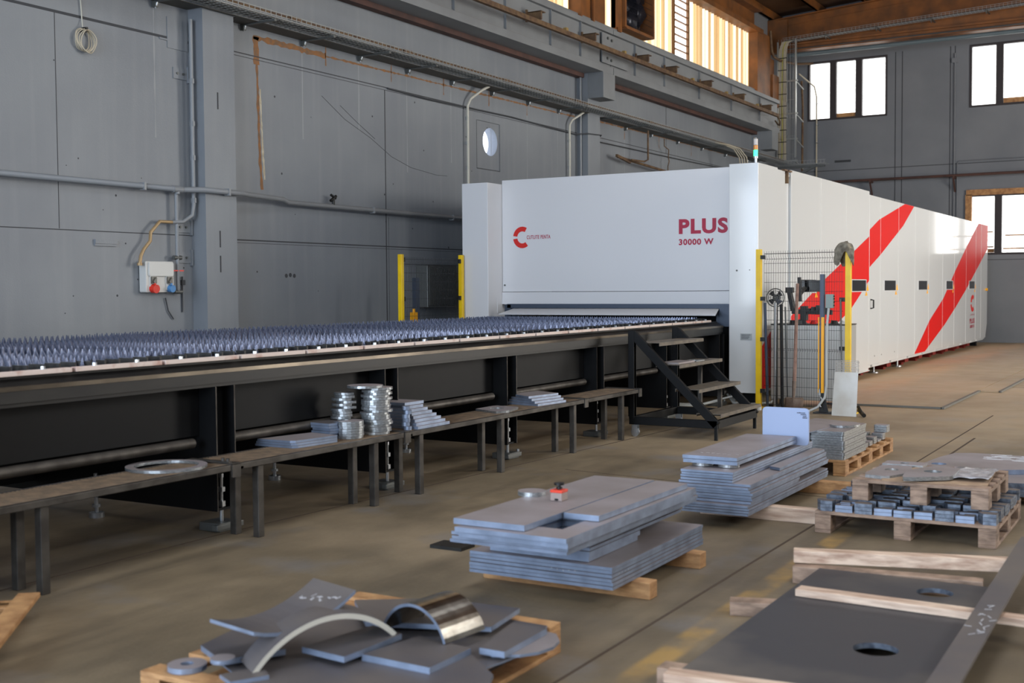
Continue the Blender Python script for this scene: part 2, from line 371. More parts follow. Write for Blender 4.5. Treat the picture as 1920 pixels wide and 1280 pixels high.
def text_mb(body, size, bold=0.):
    """letters as mesh data in the x-y plane, left aligned"""
    cu = bpy.data.curves.new('letters', 'FONT'); cu.body = body; cu.size = size; cu.offset = bold; cu.space_character = 1.12; cu.resolution_u = 4
    o = bpy.data.objects.new('letters', cu); C.objects.link(o)
    dg = bpy.context.evaluated_depsgraph_get(); me = bpy.data.meshes.new_from_object(o.evaluated_get(dg))
    vs = [tuple(v.co) for v in me.vertices]; fs = [tuple(p.vertices) for p in me.polygons]
    bpy.data.objects.remove(o); bpy.data.curves.remove(cu); bpy.data.meshes.remove(me)
    return vs, fs
def letters(body, x0, x1, z0, z1, T, bold=0., th=.002):
    """fit letters into a box of the (a, b) plane mapped by T"""
    vs, fs = text_mb(body, 1, bold)
    ax, bx = min(v[0] for v in vs), max(v[0] for v in vs); az, bz = min(v[1] for v in vs), max(v[1] for v in vs)
    m = MB(); m.add([T(x0+(v[0]-ax)/(bx-ax)*(x1-x0), z0+(v[1]-az)/(bz-az)*(z1-z0), th) for v in vs], fs); return m
def clip(poly, axis, lo, hi):
    for side, lim in ((1, lo), (-1, hi)):
        out = []
        for i in range(len(poly)):
            p, q = poly[i-1], poly[i]; a = side*(p[axis]-lim) >= 0; b = side*(q[axis]-lim) >= 0
            if a != b:
                t = (lim-p[axis])/(q[axis]-p[axis]); out.append(tuple(p[k]+(q[k]-p[k])*t for k in (0, 1)))
            if b: out.append(q)
        poly = out
        if not poly: break
    return poly
ORD = ['bottom', 'second', 'third', 'fourth', 'fifth', 'sixth', 'seventh', 'eighth', 'ninth', 'tenth', 'eleventh', 'twelfth', 'thirteenth', 'fourteenth', 'fifteenth', 'sixteenth', 'seventeenth', 'eighteenth', 'nineteenth', 'twentieth']
def nth(i, n):
    return 'topmost' if i == n-1 else 'lowest' if i == 0 else ORD[i]+'-lowest'
# ==================================================================== the hall
exec_parts = None
# floor with recessed joints
m = MB(); m.add([(XL-.6, YF, 0), (XR, YF, 0), (XR, YB+.3, 0), (XL-.6, YB+.3, 0)], [(0, 1, 2, 3)]); m.box(XL-.6, XR, YF, YB+.3, -.2, -.002)
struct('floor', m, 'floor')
m = MB()
for a, b, w in (((-5.31, -2, 0), (-5.34, 5.6, 0), .012), ((-5.34, 5.6, 0), (-4.85, 14.3, 0), .012), ((-2.17, -2, 0), (-2.165, 14.9, 0), .014),
                ((-4.67, 8.88, 0), (-2.2, 8.55, 0), .006), ((-1.1, 12.5, 0), (-1.1, 30, 0), .01), ((-2.8, 19.2, 0), (0, 19.0, 0), .012),
                ((-2.2, 10.2, 0), (3, 10.0, 0), .008)):
    m.bar((a[0], a[1], .0), (b[0], b[1], .0), w, .004)
for a, b in (((-2.0, 10.3, 0), (-2.0, 12.6, 0)), ((-4.4, 17.3, 0), (-2.95, 20.0, 0))):
    m.bar((a[0], a[1], .0), (b[0], b[1], .0), .02, .004)
struct('trim_1', m, mat('floor_joint_dirt', (74, 60, 48), .9))
# raised steel floor plates beside the machine
m = MB(); m.box(-4.3, -2.84, 15.4, 33.5, .002, .022); m.box(-2.82, -2.55, 18.1, 33.0, .002, .022)
fl_plate = struct('trim_2', m, ['floor'])
m = MB(); m.box(-4.3, -2.83, 15.37, 15.4, .002, .026); m.box(-2.84, -2.80, 15.37, 18.1, .002, .026); m.box(-2.56, -2.52, 18.1, 33.0, .002, .026)
struct('trim_3', m, mat('floor_plate_edge', (104, 102, 96), .6))

# left wall: lower wall with a round duct hole
m = MB()
H1 = 6.6
m.box(XL-.3, XL, YF, -5.5, 0, H1); m.box(XL-.3, XL, 2.5, 16.92, 0, H1); m.box(XL-.3, XL, -5.5, 2.5, 0, 1.0); m.box(XL-.3, XL, -5.5, 2.5, 4.2, H1); m.box(XL-.3, XL, 17.64, YB+.3, 0, H1); m.box(XL-.3, XL, 16.92, 17.64, 0, 3.535); m.box(XL-.3, XL, 16.92, 17.64, 4.33, H1)
wl = struct('wall_left', m, 'wall_left')
m = MB(); m.holed(rect_pts(16.925, 17.635, 3.54, 4.325), circ(17.345, 4.005, .235), -.29, -.008, T=YZ(XL))
m.build('hole_panel', 'wall_left', wl, kind='structure')
m = MB(); hc = (17.345, 4.005); n = 32
ring = lambda x, r: [(XL+x, hc[0]+r*cos(2*pi*i/n), hc[1]+r*sin(2*pi*i/n)) for i in range(n)]
m.add(ring(-.01, .236)+ring(-.19, .236), [(i, (i+1) % n, n+(i+1) % n, n+i) for i in range(n)], 0, True)
m.build('hole_lining', 'concrete_patch', wl, kind='structure')
m = MB(); m.cyl((XL-.19, hc[0], hc[1]), (XL-.2, hc[0], hc[1]), .25, n=32); m.build('daylit_opening', 'hole_light', wl, kind='structure')
# pilasters
for i, y0 in enumerate((-9.0+.34, .34, 10.44, 20.55, 30.66)):
    m = MB(); m.box(XL, XL+.232, y0, y0+.52, 0, 5.62)
    struct('trim_%d' % (4+i), m, 'wall_left')
# panel joints, thin dark recess lines on the left wall
m = MB()
def jy(y0, y1, z, w=.012): m.box(XL-.001, XL+.002, y0, y1, z-w/2, z+w/2)
def jz(y, z0, z1, w=.014): m.box(XL-.001, XL+.002, y-w/2, y+w/2, z0, z1)
jy(YF, 10.44, 4.475, .03); jy(10.96, 20.55, 4.50, .014); jy(10.96, 20.55, 4.46, .008); jy(21.07, 30.66, 4.515, .014)
jy(YF, 10.44, 2.19, .01); jy(10.96, 17, 2.165, .016); jy(10.96, 17, 2.13, .006)
jz(8.53, 2.2, 4.46, .008); jz(14.35, .3, 4.46, .02); jz(14.41, .3, 2.6, .006); jz(24.9, 4.52, 5.7, .02); jz(4.5, 0, 4.46); jz(16.9, 3.53, 4.33, .008); jz(17.65, 3.53, 4.33, .006); jy(16.9, 17.65, 3.53, .01)
m.build('joint_lines', 'joint', wl, kind='structure')
# scuffs: thin irregular cable drag mark and drill holes
m = MB()
for a in ([(12.9, 4.18), (13.4, 3.92), (14.0, 3.72), (14.5, 3.5), (15.0, 3.38), (15.7, 3.32), (16.0, 3.33)], [(13.3, 4.1), (13.7, 3.9), (14.1, 3.72)]):
    for (y0, z0), (y1, z1) in zip(a, a[1:]): m.bar((XL+.001, y0, z0), (XL+.001, y1, z1), .004, .006)
for _ in range(46):
    y, z = random.uniform(8, 19), random.uniform(1.3, 4.4); r = random.uniform(.006, .016)
    m.cyl((XL, y, z), (XL+.002, y, z), r, n=7, smooth=False)
for y, z in ((12.12, 1.72), (12.2, 1.73), (12.28, 1.72)): m.cyl((XL, y, z), (XL+.003, y, z), .028, n=9, smooth=False)
for z in (2.6, 3.7): pass
m.build('scuff_marks', 'joint', wl, kind='structure')
# slots in pilaster one
m = MB()
for z0 in (3.35+.35, 2.25-.2, 1.75): m.box(XL+.232, XL+.235, 10.66, 10.68, z0, z0+.2)
m.build('slot_marks', 'joint', wl, kind='structure')
# rust stain, an irregular ribbon on the wall face
def ribbon(pts, w0, w1, mname, seed=1, step=.05, offx=.0015):
    rr = random.Random(seed); mb = MB()
    P = []
    for (a, b), (c, d) in zip(pts, pts[1:]):
        L = math.hypot(c-a, d-b); k = max(1, int(L/step))
        for i in range(k): t = i/k; P.append((a+(c-a)*t, b+(d-b)*t, (c-a)/L, (d-b)/L))
    P.append((pts[-1][0], pts[-1][1], P[-1][2], P[-1][3])); v = []
    for i, (y, z, dy, dz) in enumerate(P):
        w = rr.uniform(w0, w1)/2; j = rr.uniform(-.25, .25)*w
        v += [(XL+offx, y-dz*(w+j), z+dy*(w+j)), (XL+offx, y+dz*(w-j), z-dy*(w-j))]
    mb.add(v, [(2*i, 2*i+1, 2*i+3, 2*i+2) for i in range(len(P)-1)]); return mb
M['rust_stain'] = mat('orange_rust_stain', (150, 102, 60), .8, c2=(120, 94, 72), scale=16)
M['filler'] = mat('pale_filler_streak', (196, 190, 170), .8, c2=(172, 160, 136), scale=14)
ribbon([(11.56, 4.74), (12.3, 4.74), (13.0, 4.73)], .035, .09, 'rust_stain', 3).build('rust_mark', 'rust_stain', wl, kind='structure')
ribbon([(13.0, 4.73), (15, 4.75), (17, 4.77), (20.5, 4.80)], .01, .04, 'rust_stain', 4).build('rust_mark', 'rust_stain', wl, kind='structure')
ribbon([(21.1, 4.83), (24, 4.85), (29.5, 4.86)], .01, .04, 'rust_stain', 5).build('rust_mark', 'rust_stain', wl, kind='structure')
ribbon([(11.6, 4.75), (11.61, 4.4)], .08, .13, 'rust_stain', 6).build('rust_mark', 'rust_stain', wl, kind='structure')
ribbon([(11.62, 4.4), (11.65, 3.2), (11.68, 2.82)], .03, .06, 'rust_stain', 7).build('rust_mark', 'rust_stain', wl, kind='structure')
ribbon([(11.67, 4.1), (11.7, 3.4), (11.73, 2.95)], .02, .045, 'filler', 8, offx=.001).build('filler_mark', 'filler', wl, kind='structure')
for i, y in enumerate((13.0, 14.52, 15.92, 17.3, 18.6, 22.7, 24.5, 26.4)):
    ribbon([(y, 4.60), (y, 4.92)], .01, .03, 'rust_stain', 20+i).build('rust_mark', 'rust_stain', wl, kind='structure')
M['drip'] = mat('pale_drip_mark', (146, 150, 154), .6)
for i, y in enumerate((9.9, 12.5, 13.73, 14.91, 16.13, 17.36, 18.6, 19.75, 22.7, 24.0, 25.5)):
    ribbon([(y, 4.78), (y, 4.3), (y, 3.3+.25*(i % 3))], .006, .03, 'drip', 40+i, step=.2, offx=.0012).build('drip_mark', 'drip', wl, kind='structure')
# back wall with windows
def wall_open(name, plane, a0, a1, z0, z1, holes, th, mname, axis):
    """wall built of blocks around rectangular openings (a0,a1,z0,z1 each)"""
    mb = MB(); xs = sorted({a0, a1}|{h[0] for h in holes}|{h[1] for h in holes}); zs = sorted({z0, z1}|{h[2] for h in holes}|{h[3] for h in holes})
    for i in range(len(xs)-1):
        for j in range(len(zs)-1):
            cx, cz = (xs[i]+xs[i+1])/2, (zs[j]+zs[j+1])/2
            if any(h[0] < cx < h[1] and h[2] < cz < h[3] for h in holes): continue
            if axis == 'x': mb.box(xs[i], xs[i+1], min(plane, plane+th), max(plane, plane+th), zs[j], zs[j+1])
            else: mb.box(min(plane, plane+th), max(plane, plane+th), xs[i], xs[i+1], zs[j], zs[j+1])
    return struct(name, mb, mname)
BH = [(-9.98, -7.76, 6.23, 7.9), (-5.61, -3.4, 6.27, 7.93), (-5.58, -3.37, 2.34, 3.95)]
wb = wall_open('wall_back', YB, XL-.6, XR, 0, 10.6, BH, .3, 'wall_back', 'x')
def window(idx, x0, x1, z0, z1, nm, frame='mullion'):
    mb = MB(); f = .055
    mb.box(x0, x1, YB-.02, YB+.1, z0, z0+f); mb.box(x0, x1, YB-.02, YB+.1, z1-f, z1); mb.box(x0, x0+f, YB-.02, YB+.1, z0+f, z1-f); mb.box(x1-f, x1, YB-.02, YB+.1, z0+f, z1-f)
    for q in nm: mb.box(q-.09, q+.09, YB-.02, YB+.1, z0+f, z1-f)
    w = struct('window_%d' % idx, mb, frame)
    pb = MB(); edges = [x0+f]+[v for q in nm for v in (q-.09, q+.09)]+[x1-f]
    for i in range(0, len(edges), 2): pb.box(edges[i], edges[i+1], YB+.12, YB+.13, z0+f, z1-f)
    pb.build('window_pane', 'sky', w, kind='structure'); return w
w1 = window(1, -9.98, -7.76, 6.23, 7.9, (-9.26, -8.54))
m = MB(); m.box(-9.16, -8.64, YB+.02, YB+.1, 6.29, 6.40); m.build('inner_sill', 'rot_wood', w1, kind='structure')
w2 = window(2, -5.61, -3.4, 6.27, 7.93, (-4.86, -4.1))
m = MB(); m.box(-4.76, -4.2, YB+.02, YB+.1, 6.33, 6.46); m.build('inner_sill', 'rot_wood', w2, kind='structure')
w3 = window(3, -5.58, -3.37, 2.34, 3.95, (-4.86, -4.1))
m = MB(); m.box(-5.66, -3.3, YB-.06, YB+.02, 3.93, 4.08); m.box(-5.68, -5.52, YB-.06, YB+.02, 2.9, 3.95); m.build('wooden_surround', 'rot_wood', w3, kind='structure')
m = MB()
for x0, x1, z in ((-5.4, -5.0, 2.95), (-5.5, -4.98, 2.55), (-4.7, -3.8, 2.85), (-4.75, -3.75, 2.5)): m.box(x0, x1, YB+.105, YB+.115, z-.02, z+.02)
m.box(-5.5, -4.97, YB+.10, YB+.115, 2.40, 2.50); m.build('outside_ledge', 'rot_wood', w3, kind='structure')
# joints of the back wall
m = MB()
for x in (-7.54, -7.36, -6.1, -5.98): m.box(x-.012, x+.012, YB-.003, YB+.001, 0, 7.95)
m.box(XL, XR, YB-.003, YB+.001, 4.79, 4.81); m.box(-9.2, -8.75, YB-.02, YB, 5.02, 5.08); m.box(XL, XR, YB-.003, YB+.001, 2.2, 2.215)
m.build('joint_lines', 'joint', wb, kind='structure')
# other walls, outside the picture, with their openings
RH = [(18.2, 26.8, .3, 5.3), (-1.3, 5.3, 5.2, 7.2), (8.7, 15.3, 5.2, 7.2)]
wall_open('wall_right', XR, YF, YB+.3, 0, 10.6, RH, .3, 'wall_back', 'y')
FH = [(-7.9, .7, .4, 5.4), (-10.3, -4.7, 6.2, 7.8), (-2.8, 2.8, 6.2, 7.8)]
wall_open('wall_front', YF, XL-.6, XR, 0, 10.6, FH, -.3, 'wall_back', 'x')
m = MB(); m.box(XL-.12, XL-.1, -5.5, 2.5, 1.0, 4.2); struct('window_14', m, 'sky')  # added unseen window in the left wall, glows for bluish slat glints
for i, (a, b, c, d) in enumerate(RH):
    m = MB(); m.box(XR+.1, XR+.12, a, b, c, d); struct('window_%d' % (4+i), m, 'sky')
for i, (a, b, c, d) in enumerate(FH):
    m = MB(); m.box(a, b, YF-.12, YF-.1, c, d); struct('window_%d' % (7+i), m, 'sky')

# clerestory of the left wall: sheeting, stanchions, louvre
CX = -10.72
def sheeting(name, y0, y1, z0=6.8, z1=8.32):
    mb = MB(); y = y0; P = []
    while y < y1-.001:
        for dy, dx in ((0, 0), (.035, -.045), (.11, -.045), (.145, 0)):
            if y+dy < y1: P.append((CX+dx, y+dy))
        y += .20
    P.append((CX, y1)); v = [(a, b, z) for z in (z0, z1) for a, b in P]; k = len(P)
    mb.add(v, [(i, i+1, k+i+1, k+i) for i in range(k-1)])
    o = struct(name, mb, 'sheet'); return o
sheeting('window_10', 10.2, 20.6); sheeting('window_11', 21.9, 25.72); sheeting('window_12', 26.62, 31.0)
m = MB(); m.box(CX-.02, CX, 25.75, 26.6, 6.8, 8.32)
lv = struct('window_13', m, 'sky'); m = MB()
for z in [6.85+.165*i for i in range(10)]: m.box(CX, CX+.05, 25.75, 26.6, z-.012, z+.012)
m.box(CX, CX+.06, 25.70, 25.77, 6.7, 8.32); m.box(CX, CX+.06, 26.58, 26.65, 6.7, 8.32)
m.build('louvre_blade', mat('brown_louvre_frame', (120, 84, 50), .6), lv, kind='structure')
m = MB(); m.box(CX-.05, CX+.17, 20.65, 21.86, 6.5, 8.6); m.box(CX+.17, CX+.24, 20.65, 20.72, 6.5, 8.6); m.box(CX+.2, CX+.24, 21.2, 21.26, 6.5, 8.6); m.box(CX, CX+.1, 22.5, 22.62, 6.7, 8.4); struct('trim_20', m, 'orange_steel')
m = MB(); m.box(CX-.05, CX+.25, 31.0, 32.1, 6.6, 8.35); m.box(CX+.1, CX+.2, 32.1, 32.55, 6.5, 7.8); m.box(CX+.2, CX+.3, 32.15, 32.8, 6.5, 7.35); struct('trim_21', m, 'orange_steel')
m = MB(); m.box(CX-.15, CX+.28, YF, 31.4, 8.30, 8.42); m.box(CX-.15, CX+.02, YF, 31.4, 8.42, 8.95); m.box(CX-.15, CX+.26, YF, 31.4, 8.9, 8.98); struct('trim_22', m, 'orange_steel')
m = MB(); m.box(XL-.6, CX-.1, YF, YB+.3, 6.5, 10.6); m2 = None
m = MB(); m.box(XL-.45, XL-.35, YF, YB+.3, 6.5, 9.6); struct('wall_left_upper', m, 'wall_back')
m = MB(); m.box(XL-.6, XL-.02, YF, YB, 6.55, 6.8); struct('trim_23', m, 'girder')
# roof: back portal rafter with sloping top, other rafters, purlins, deck
def rafter(y, name):
    mb = MB(); s0 = .076
    top = lambda x: 9.0+s0*(x+10.9) if x < -1.8 else 9.0+s0*(9.1)-s0*(x+1.8)
    XA, XB = -10.95, XR
    prof = [(XA, 8.2), (XA, top(XA)), (-1.8, top(-1.8)), (XB, top(XB)), (XB, 8.25)]
    mb.prism(prof, -.01, .01, T=XZ(y))
    for sx in ((XA, -1.8), (-1.8, XB)):
        mb.bar((sx[0], y, top(sx[0])), (sx[1], y, top(sx[1])), .3, .03)
        mb.bar((sx[0], y-.0, top(sx[0])-.20), (sx[1], y, top(sx[1])-.20), .05, .012)
    mb.box(XA, XB, y-.16, y+.16, 8.11, 8.14); mb.box(XA, XB, y-.1, y-.04, 8.28, 8.33); mb.box(XA, -10.3, y-.17, y-.15, 8.1, 9.0)
    return struct(name, mb, 'orange_steel')
for i, y in enumerate((33.2, 20.8, 10.7, .6)): rafter(y, 'trim_%d' % (30+i))
deckz = lambda x: (9.0+.076*(x+10.9) if x < -1.8 else 9.69-.076*(x+1.8))+.03
m = MB()
xs = [-10.75+1.27*i for i in range(14)]
for x in xs:
    z = deckz(x); m.box(x-.035, x+.035, YF, YB, z, z+.22); m.box(x-.035, x+.05, YF, YB, z, z+.012)
struct('trim_40', m, 'orange_steel')
m = MB(); z0, z1, z2 = deckz(-11.2)+.25, deckz(-1.8)+.25, deckz(XR+.4)+.25
m.add([(-11.2, YF, z0), (-1.8, YF, z1), (XR+.4, YF, z2), (XR+.4, YB+.3, z2), (-1.8, YB+.3, z1), (-11.2, YB+.3, z0)], [(0, 1, 4, 5), (1, 2, 3, 4)])
m.add([(-11.2, YF, z0+.1), (-1.8, YF, z1+.1), (XR+.4, YF, z2+.1), (XR+.4, YB+.3, z2+.1), (-1.8, YB+.3, z1+.1), (-11.2, YB+.3, z0+.1)], [(5, 4, 1, 0), (4, 3, 2, 1)])
struct('ceiling', m, 'deck')
# ==================================================================== things on the left wall
# crane runway girder with splice plates, stiffeners
G0, G1 = 20.95, 31.5
def girder(y0, y1, label, nm_y):
    t = Thing('crane_girder', (-10.15, y0, 5.62), label, 'girder', None)
    m = MB(); m.box(-10.36, -9.96, y0, y1, 5.62, 5.75); t.part('bottom_flange', m, 'girder')
    m = MB(); m.box(-10.36, -9.96, y0, y1, 6.39, 6.48); t.part('top_flange', m, 'girder')
    m = MB(); m.box(-10.07, -10.03, y0, y1, 5.75, 6.39); t.part('web', m, 'girder')
    for y in nm_y:
        m = MB(); m.box(-10.03, -9.985, y-.009, y+.009, 5.75, 6.39); t.part('stiffener', m, 'girder')
    m = MB(); m.bar((-9.999, y0, 5.753), (-9.999, y1, 5.753), .05, .008); t.part('rusty_weld_line', m, 'red_brown')
    m = MB(); m.box(-10.50, -10.362, y0, y1, 5.54, 5.66); t.part('packing_plate', m, 'red_brown')
    return t
tg = girder(-8.9, 21.0, 'long grey crane runway girder along the left wall, section nearer the camera', [1.5+1.55*i for i in range(12)]+[19.7])
tg2 = girder(21.02, 31.3, 'grey crane runway girder along the left wall, far section ending at the corner', [22.1, 23.6, 25.6, 27.7, 29.8])
m = MB(); m.prism([(20.55, 5.8), (20.55, 6.36), (21.3, 6.36), (21.7, 6.05), (21.7, 5.8)], 0, .02, T=YZ(-9.999)); t_ = Thing('splice_plate', (-9.99, 21.1, 5.8), 'grey bolted splice plate joining the two crane girder sections', 'plate')
t_.part('plate', m, 'girder')
for y, z in ((20.78, 6.28), (20.95, 6.26), (20.76, 5.9), (20.93, 5.88)):
    m = MB(); m.cyl((-9.98, y, z), (-9.955, y, z), .028, n=6, smooth=False); t_.part('bolt', m, 'galv_dark')
# corbels under the girder on the pilasters
for i, y in enumerate((20.55, 30.66, 10.44)):
    m = MB(); m.box(-10.286, -9.96, y, y+.52, 5.14, 5.619)
    single('corbel', m, 'girder', ['grey concrete corbel under the girder on the middle pilaster', 'grey concrete corbel under the girder in the far corner', 'grey concrete corbel above the cable tray on the nearest pilaster'][i], 'corbel')
# crane rail hidden on top; conductor rail with brackets
t = Thing('conductor_rail', (-9.71, -8, 5.96), 'rusty brown conductor rail held out in front of the crane girder', 'rail')
m = MB(); m.box(-9.735, -9.695, -8.8, 30.4, 5.93, 6.0); m.box(-9.75, -9.68, -8.8, 30.4, 5.915, 5.93); t.part('rail_bar', m, 'rust')
for y in [-7, -4.8, -2.6, -.4, 1.8, 4, 6.2, 8.4, 10.6, 12.8, 15.4, 17.67, 19.72, 22.1, 23.55, 25.58, 27.76, 29.8]:
    m = MB(); m.box(-10.0, -9.70, y-.02, y+.02, 6.02, 6.16); m.box(-9.995, -9.70, y-.02, y+.14, 6.15, 6.165); m.box(-9.98, -9.95, y-.06, y-.02, 6.0, 6.2); t.part('bracket', m, 'rust')
for y in (18.6, 21.0, 24.5, 26.6, 28.8):
    m = MB(); m.box(-9.76, -9.70, y-.04, y+.04, 5.98, 6.05); t.part('rail_clamp', m, mat('yellowish_rust', (150, 124, 70), .7) if 'yr' not in M else M['yr'])
m = MB(); m.tube([(-9.71, 30.3, 5.95), (-9.7, 30.5, 5.82), (-9.75, 30.65, 5.74), (-9.85, 30.8, 5.78), (-9.95, 30.9, 5.9)], .02); t.part('feed_cable', m, 'rust')

# wire basket cable tray along the wall
def basket(t, x0, x1, y0, y1, z, h=.06, step=.1, wire=.005, long_n=6, name='wire_basket'):
    m = MB(); y = y0
    while y < y1:
        m.box(x0, x1, y, y+wire, z, z+wire); m.box(x1-wire, x1, y, y+wire, z, z+h+.015); m.box(x0, x0+wire, y, y+wire, z, z+h); y += step
    for i in range(long_n):
        x = x0+(x1-x0-wire)*i/(long_n-1); m.box(x, x+wire, y0, y1, z+wire, z+2*wire)
    for q in (.45, 1.): m.box(x1-wire, x1, y0, y1, z+h*q, z+h*q+wire)
    m.box(x0, x0+wire, y0, y1, z+h, z+h+wire); return t.part(name, m, 'galv')
TX0, TX1, TZ = -10.24, -9.96, 4.87
t = Thing('cable_tray', (-10.4, 6, 4.70), 'galvanised wire basket cable tray running the length of the left wall', 'cable tray')
basket(t, TX0, TX1, 5.0, 33.2, TZ, h=.075, step=.095, wire=.007)
m = MB(); m.box(XL+.02, TX0+.02, 8.6, 10.4, TZ-.02, TZ-.012); m.box(XL+.25, TX0+.02, 10.4, 11.0, TZ-.02, TZ-.012); m.box(XL+.02, TX0+.02, 11.0, 20.5, TZ-.02, TZ-.012); m.box(XL+.02, TX0+.02, 21.15, 31, TZ-.02, TZ-.012)
t.part('tray_base', m, mat('tray_base_dark', (74, 72, 66), .6, metal=.3))
for i, y in enumerate((8.6, 9.9, 11.35, 12.5, 13.73, 14.91, 16.13, 17.36, 18.6, 19.75, 21.3, 22.7, 24.0, 25.5, 27.0, 28.6, 30.2)):
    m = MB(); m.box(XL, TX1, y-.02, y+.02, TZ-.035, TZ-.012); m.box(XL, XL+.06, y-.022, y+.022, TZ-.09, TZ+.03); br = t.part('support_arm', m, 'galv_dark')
    m = MB(); m.tube([(XL+.055, y, TZ+.06), (XL+.07, y, TZ), (XL+.06, y, TZ-.06), (XL+.035, y, TZ-.1)], .012, n=6); MBshift(m, *t.loc); m.build('hook_bolt', 'zinc', br)
m = MB()
for k, (x, dz) in enumerate(((-10.20, .02), (-10.17, .02), (-10.14, .025), (-10.11, .02), (-10.08, .02), (-10.15, .045), (-10.05, .02))):
    m.tube([(x+.008*sin(y*1.3+k), y, TZ+dz+.004*cos(y*2+k)) for y in [5+.7*i for i in range(40)]], .011, n=6)
t.part('tray_cable', m, 'dark_cable')
m = MB(); m.tube([(-10.02+.01*sin(y*.9), y, TZ+.022) for y in [5+.7*i for i in range(40)]], .009, n=6); t.part('earth_cable', m, 'dark_cable')
# rusty pipe above the tray
t = Thing('rusty_pipe', (-10.1, 6, 5.02), 'thin rusty pipe running along just above the cable tray', 'pipe')
m = MB(); m.tube([(-10.28, 5, 5.03), (-10.28, 33.0, 5.03)], .017, n=8); t.part('pipe', m, 'rust')
for y in (9.4, 12.1, 14.6, 17.5, 20.1, 23.5, 26.5):
    m = MB(); m.box(-10.3, -10.255, y-.12, y+.1, 5.01, 5.057); m.cyl((-10.28, y-.12, 5.035), (-10.28, y+.1, 5.035), .028, n=8); t.part('pipe_clamp', m, 'rust')

# horizontal painted pipe along the wall, with drops
def wallpipe(name, pts, r, mname, label, clips=(), cat='pipe', n=10, clipm='pipe_grey'):
    t = Thing(name, tuple(pts[0]), label, cat); m = MB(); m.tube(pts, r, n=n); t.part('pipe', m, mname)
    for p in clips:
        m = MB(); m.box(p[0]-r*1.25, p[0]+r*1.22, p[1]-.015, p[1]+.015, p[2]-r*1.25, p[2]+r*1.25); t.part('pipe_clip', m, clipm)
    return t
P1 = -10.23
tp = wallpipe('wall_pipe', [(-10.42, 2, 2.72), (-10.42, 10.2, 2.715), (P1, 10.34, 2.715), (P1, 11.0, 2.715), (-10.3, 11.15, 2.715), (-10.36, 11.9, 2.70), (-10.42, 12.05, 2.675), (-10.44, 21, 2.66)], .034, 'pipe_grey',
         'grey painted pipe running level along the left wall', [(-10.42, 9.6, 2.715), (-10.42, 6.0, 2.718), (P1, 10.75, 2.715), (-10.43, 13.9, 2.67), (-10.44, 16, 2.665)])
m = MB(); m.cyl((-10.42, 10.12, 2.66), (-10.42, 10.12, 2.72), .03); m.cyl((-10.42, 10.05, 2.715), (-10.42, 10.19, 2.715), .041); tp.part('tee_fitting', m, 'pipe_grey')
m = MB(); m.cyl((-10.42, 13.0, 2.68), (-10.42, 13.0, 2.79), .022); m.cyl((-10.42, 12.94, 2.75), (-10.42, 13.06, 2.82), .02); m.cyl((-10.42, 13.05, 2.79), (-10.42, 12.95, 2.83), .018); tp.part('vent_valve', m, 'black_frame')
td = wallpipe('drop_pipe', [(-10.44, 10.12, 2.67), (-10.44, 10.12, 1.52)], .022, 'pipe_grey', 'thin grey drop pipe with a small red valve beside the nearest pilaster')
m = MB(); m.box(-10.45, -10.42, 10.02, 10.2, 1.76, 1.775); td.part('valve_lever', m, 'sock_red', label='small red valve lever')
for z in (1.92, 1.52):
    m = MB(); m.cyl((-10.44, 10.06, z), (-10.44, 10.18, z), .026, n=8); td.part('valve_body', m, 'galv_dark')
wallpipe('vertical_pipe', [(-10.40, 10.36, 4.72), (-10.40, 10.36, 2.55), (-10.40, 10.33, 2.42), (-10.42, 10.2, 2.34), (-10.44, 10.05, 2.33)], .023, 'pipe_grey', 'grey painted pipe rising in the angle of the nearest pilaster up to the tray', [(-10.40, 10.36, z) for z in (4.0, 3.5, 3.1, 2.6)])
m = MB(); m.tube([(-10.44, 10.05, 2.33), (-10.44, 9.86, 2.33), (-10.44, 9.72, 2.2), (-10.43, 9.70, 2.1), (-10.43, 9.6, 2.0), (-10.42, 9.55, 1.93), (-10.42, 9.53, 1.83)], .02, n=10)
m.cyl((-10.42, 9.53, 1.85), (-10.42, 9.53, 1.82), .03); single('flexible_conduit', m, 'brass', 'tan flexible conduit curving down to the wall socket box', 'conduit')
wallpipe('cream_conduit', [(-10.45, 16.52, 2.9), (-10.45, 16.52, 4.50), (-10.43, 16.58, 4.62), (-10.35, 16.8, 4.78), (-10.3, 16.95, 4.86)], .022, 'cream', 'cream conduit rising from behind the machine to the tray, left of the round hole', [(-10.46, 16.52, z) for z in (3.5, 3.9, 4.3)], 'conduit')
wallpipe('cream_conduit', [(-10.45, 20.10, 2.9), (-10.45, 20.10, 4.60), (-10.42, 20.16, 4.70), (-10.35, 20.3, 4.79), (-10.3, 20.4, 4.86)], .022, 'cream', 'cream conduit rising from behind the machine to the tray, beside the middle pilaster', [(-10.46, 20.10, z) for z in (3.8, 4.3)], 'conduit')
wallpipe('corner_conduit', [(-10.42, 20.50, .3), (-10.42, 20.50, 5.6)], .022, 'pipe_grey', 'thin grey conduit running full height beside the middle pilaster')
wallpipe('wall_cable', [(-10.50, 14.4, 4.49), (-10.49, 15.4, 4.47), (-10.49, 18, 4.50), (-10.49, 20.4, 4.46), (-10.27, 20.52, 4.47), (-10.27, 21.1, 4.5), (-10.49, 21.2, 4.42), (-10.49, 26, 4.45), (-10.49, 30, 4.5)], .012, 'joint', 'thin dark cable along the upper panel joint of the left wall', cat='cable', n=6)
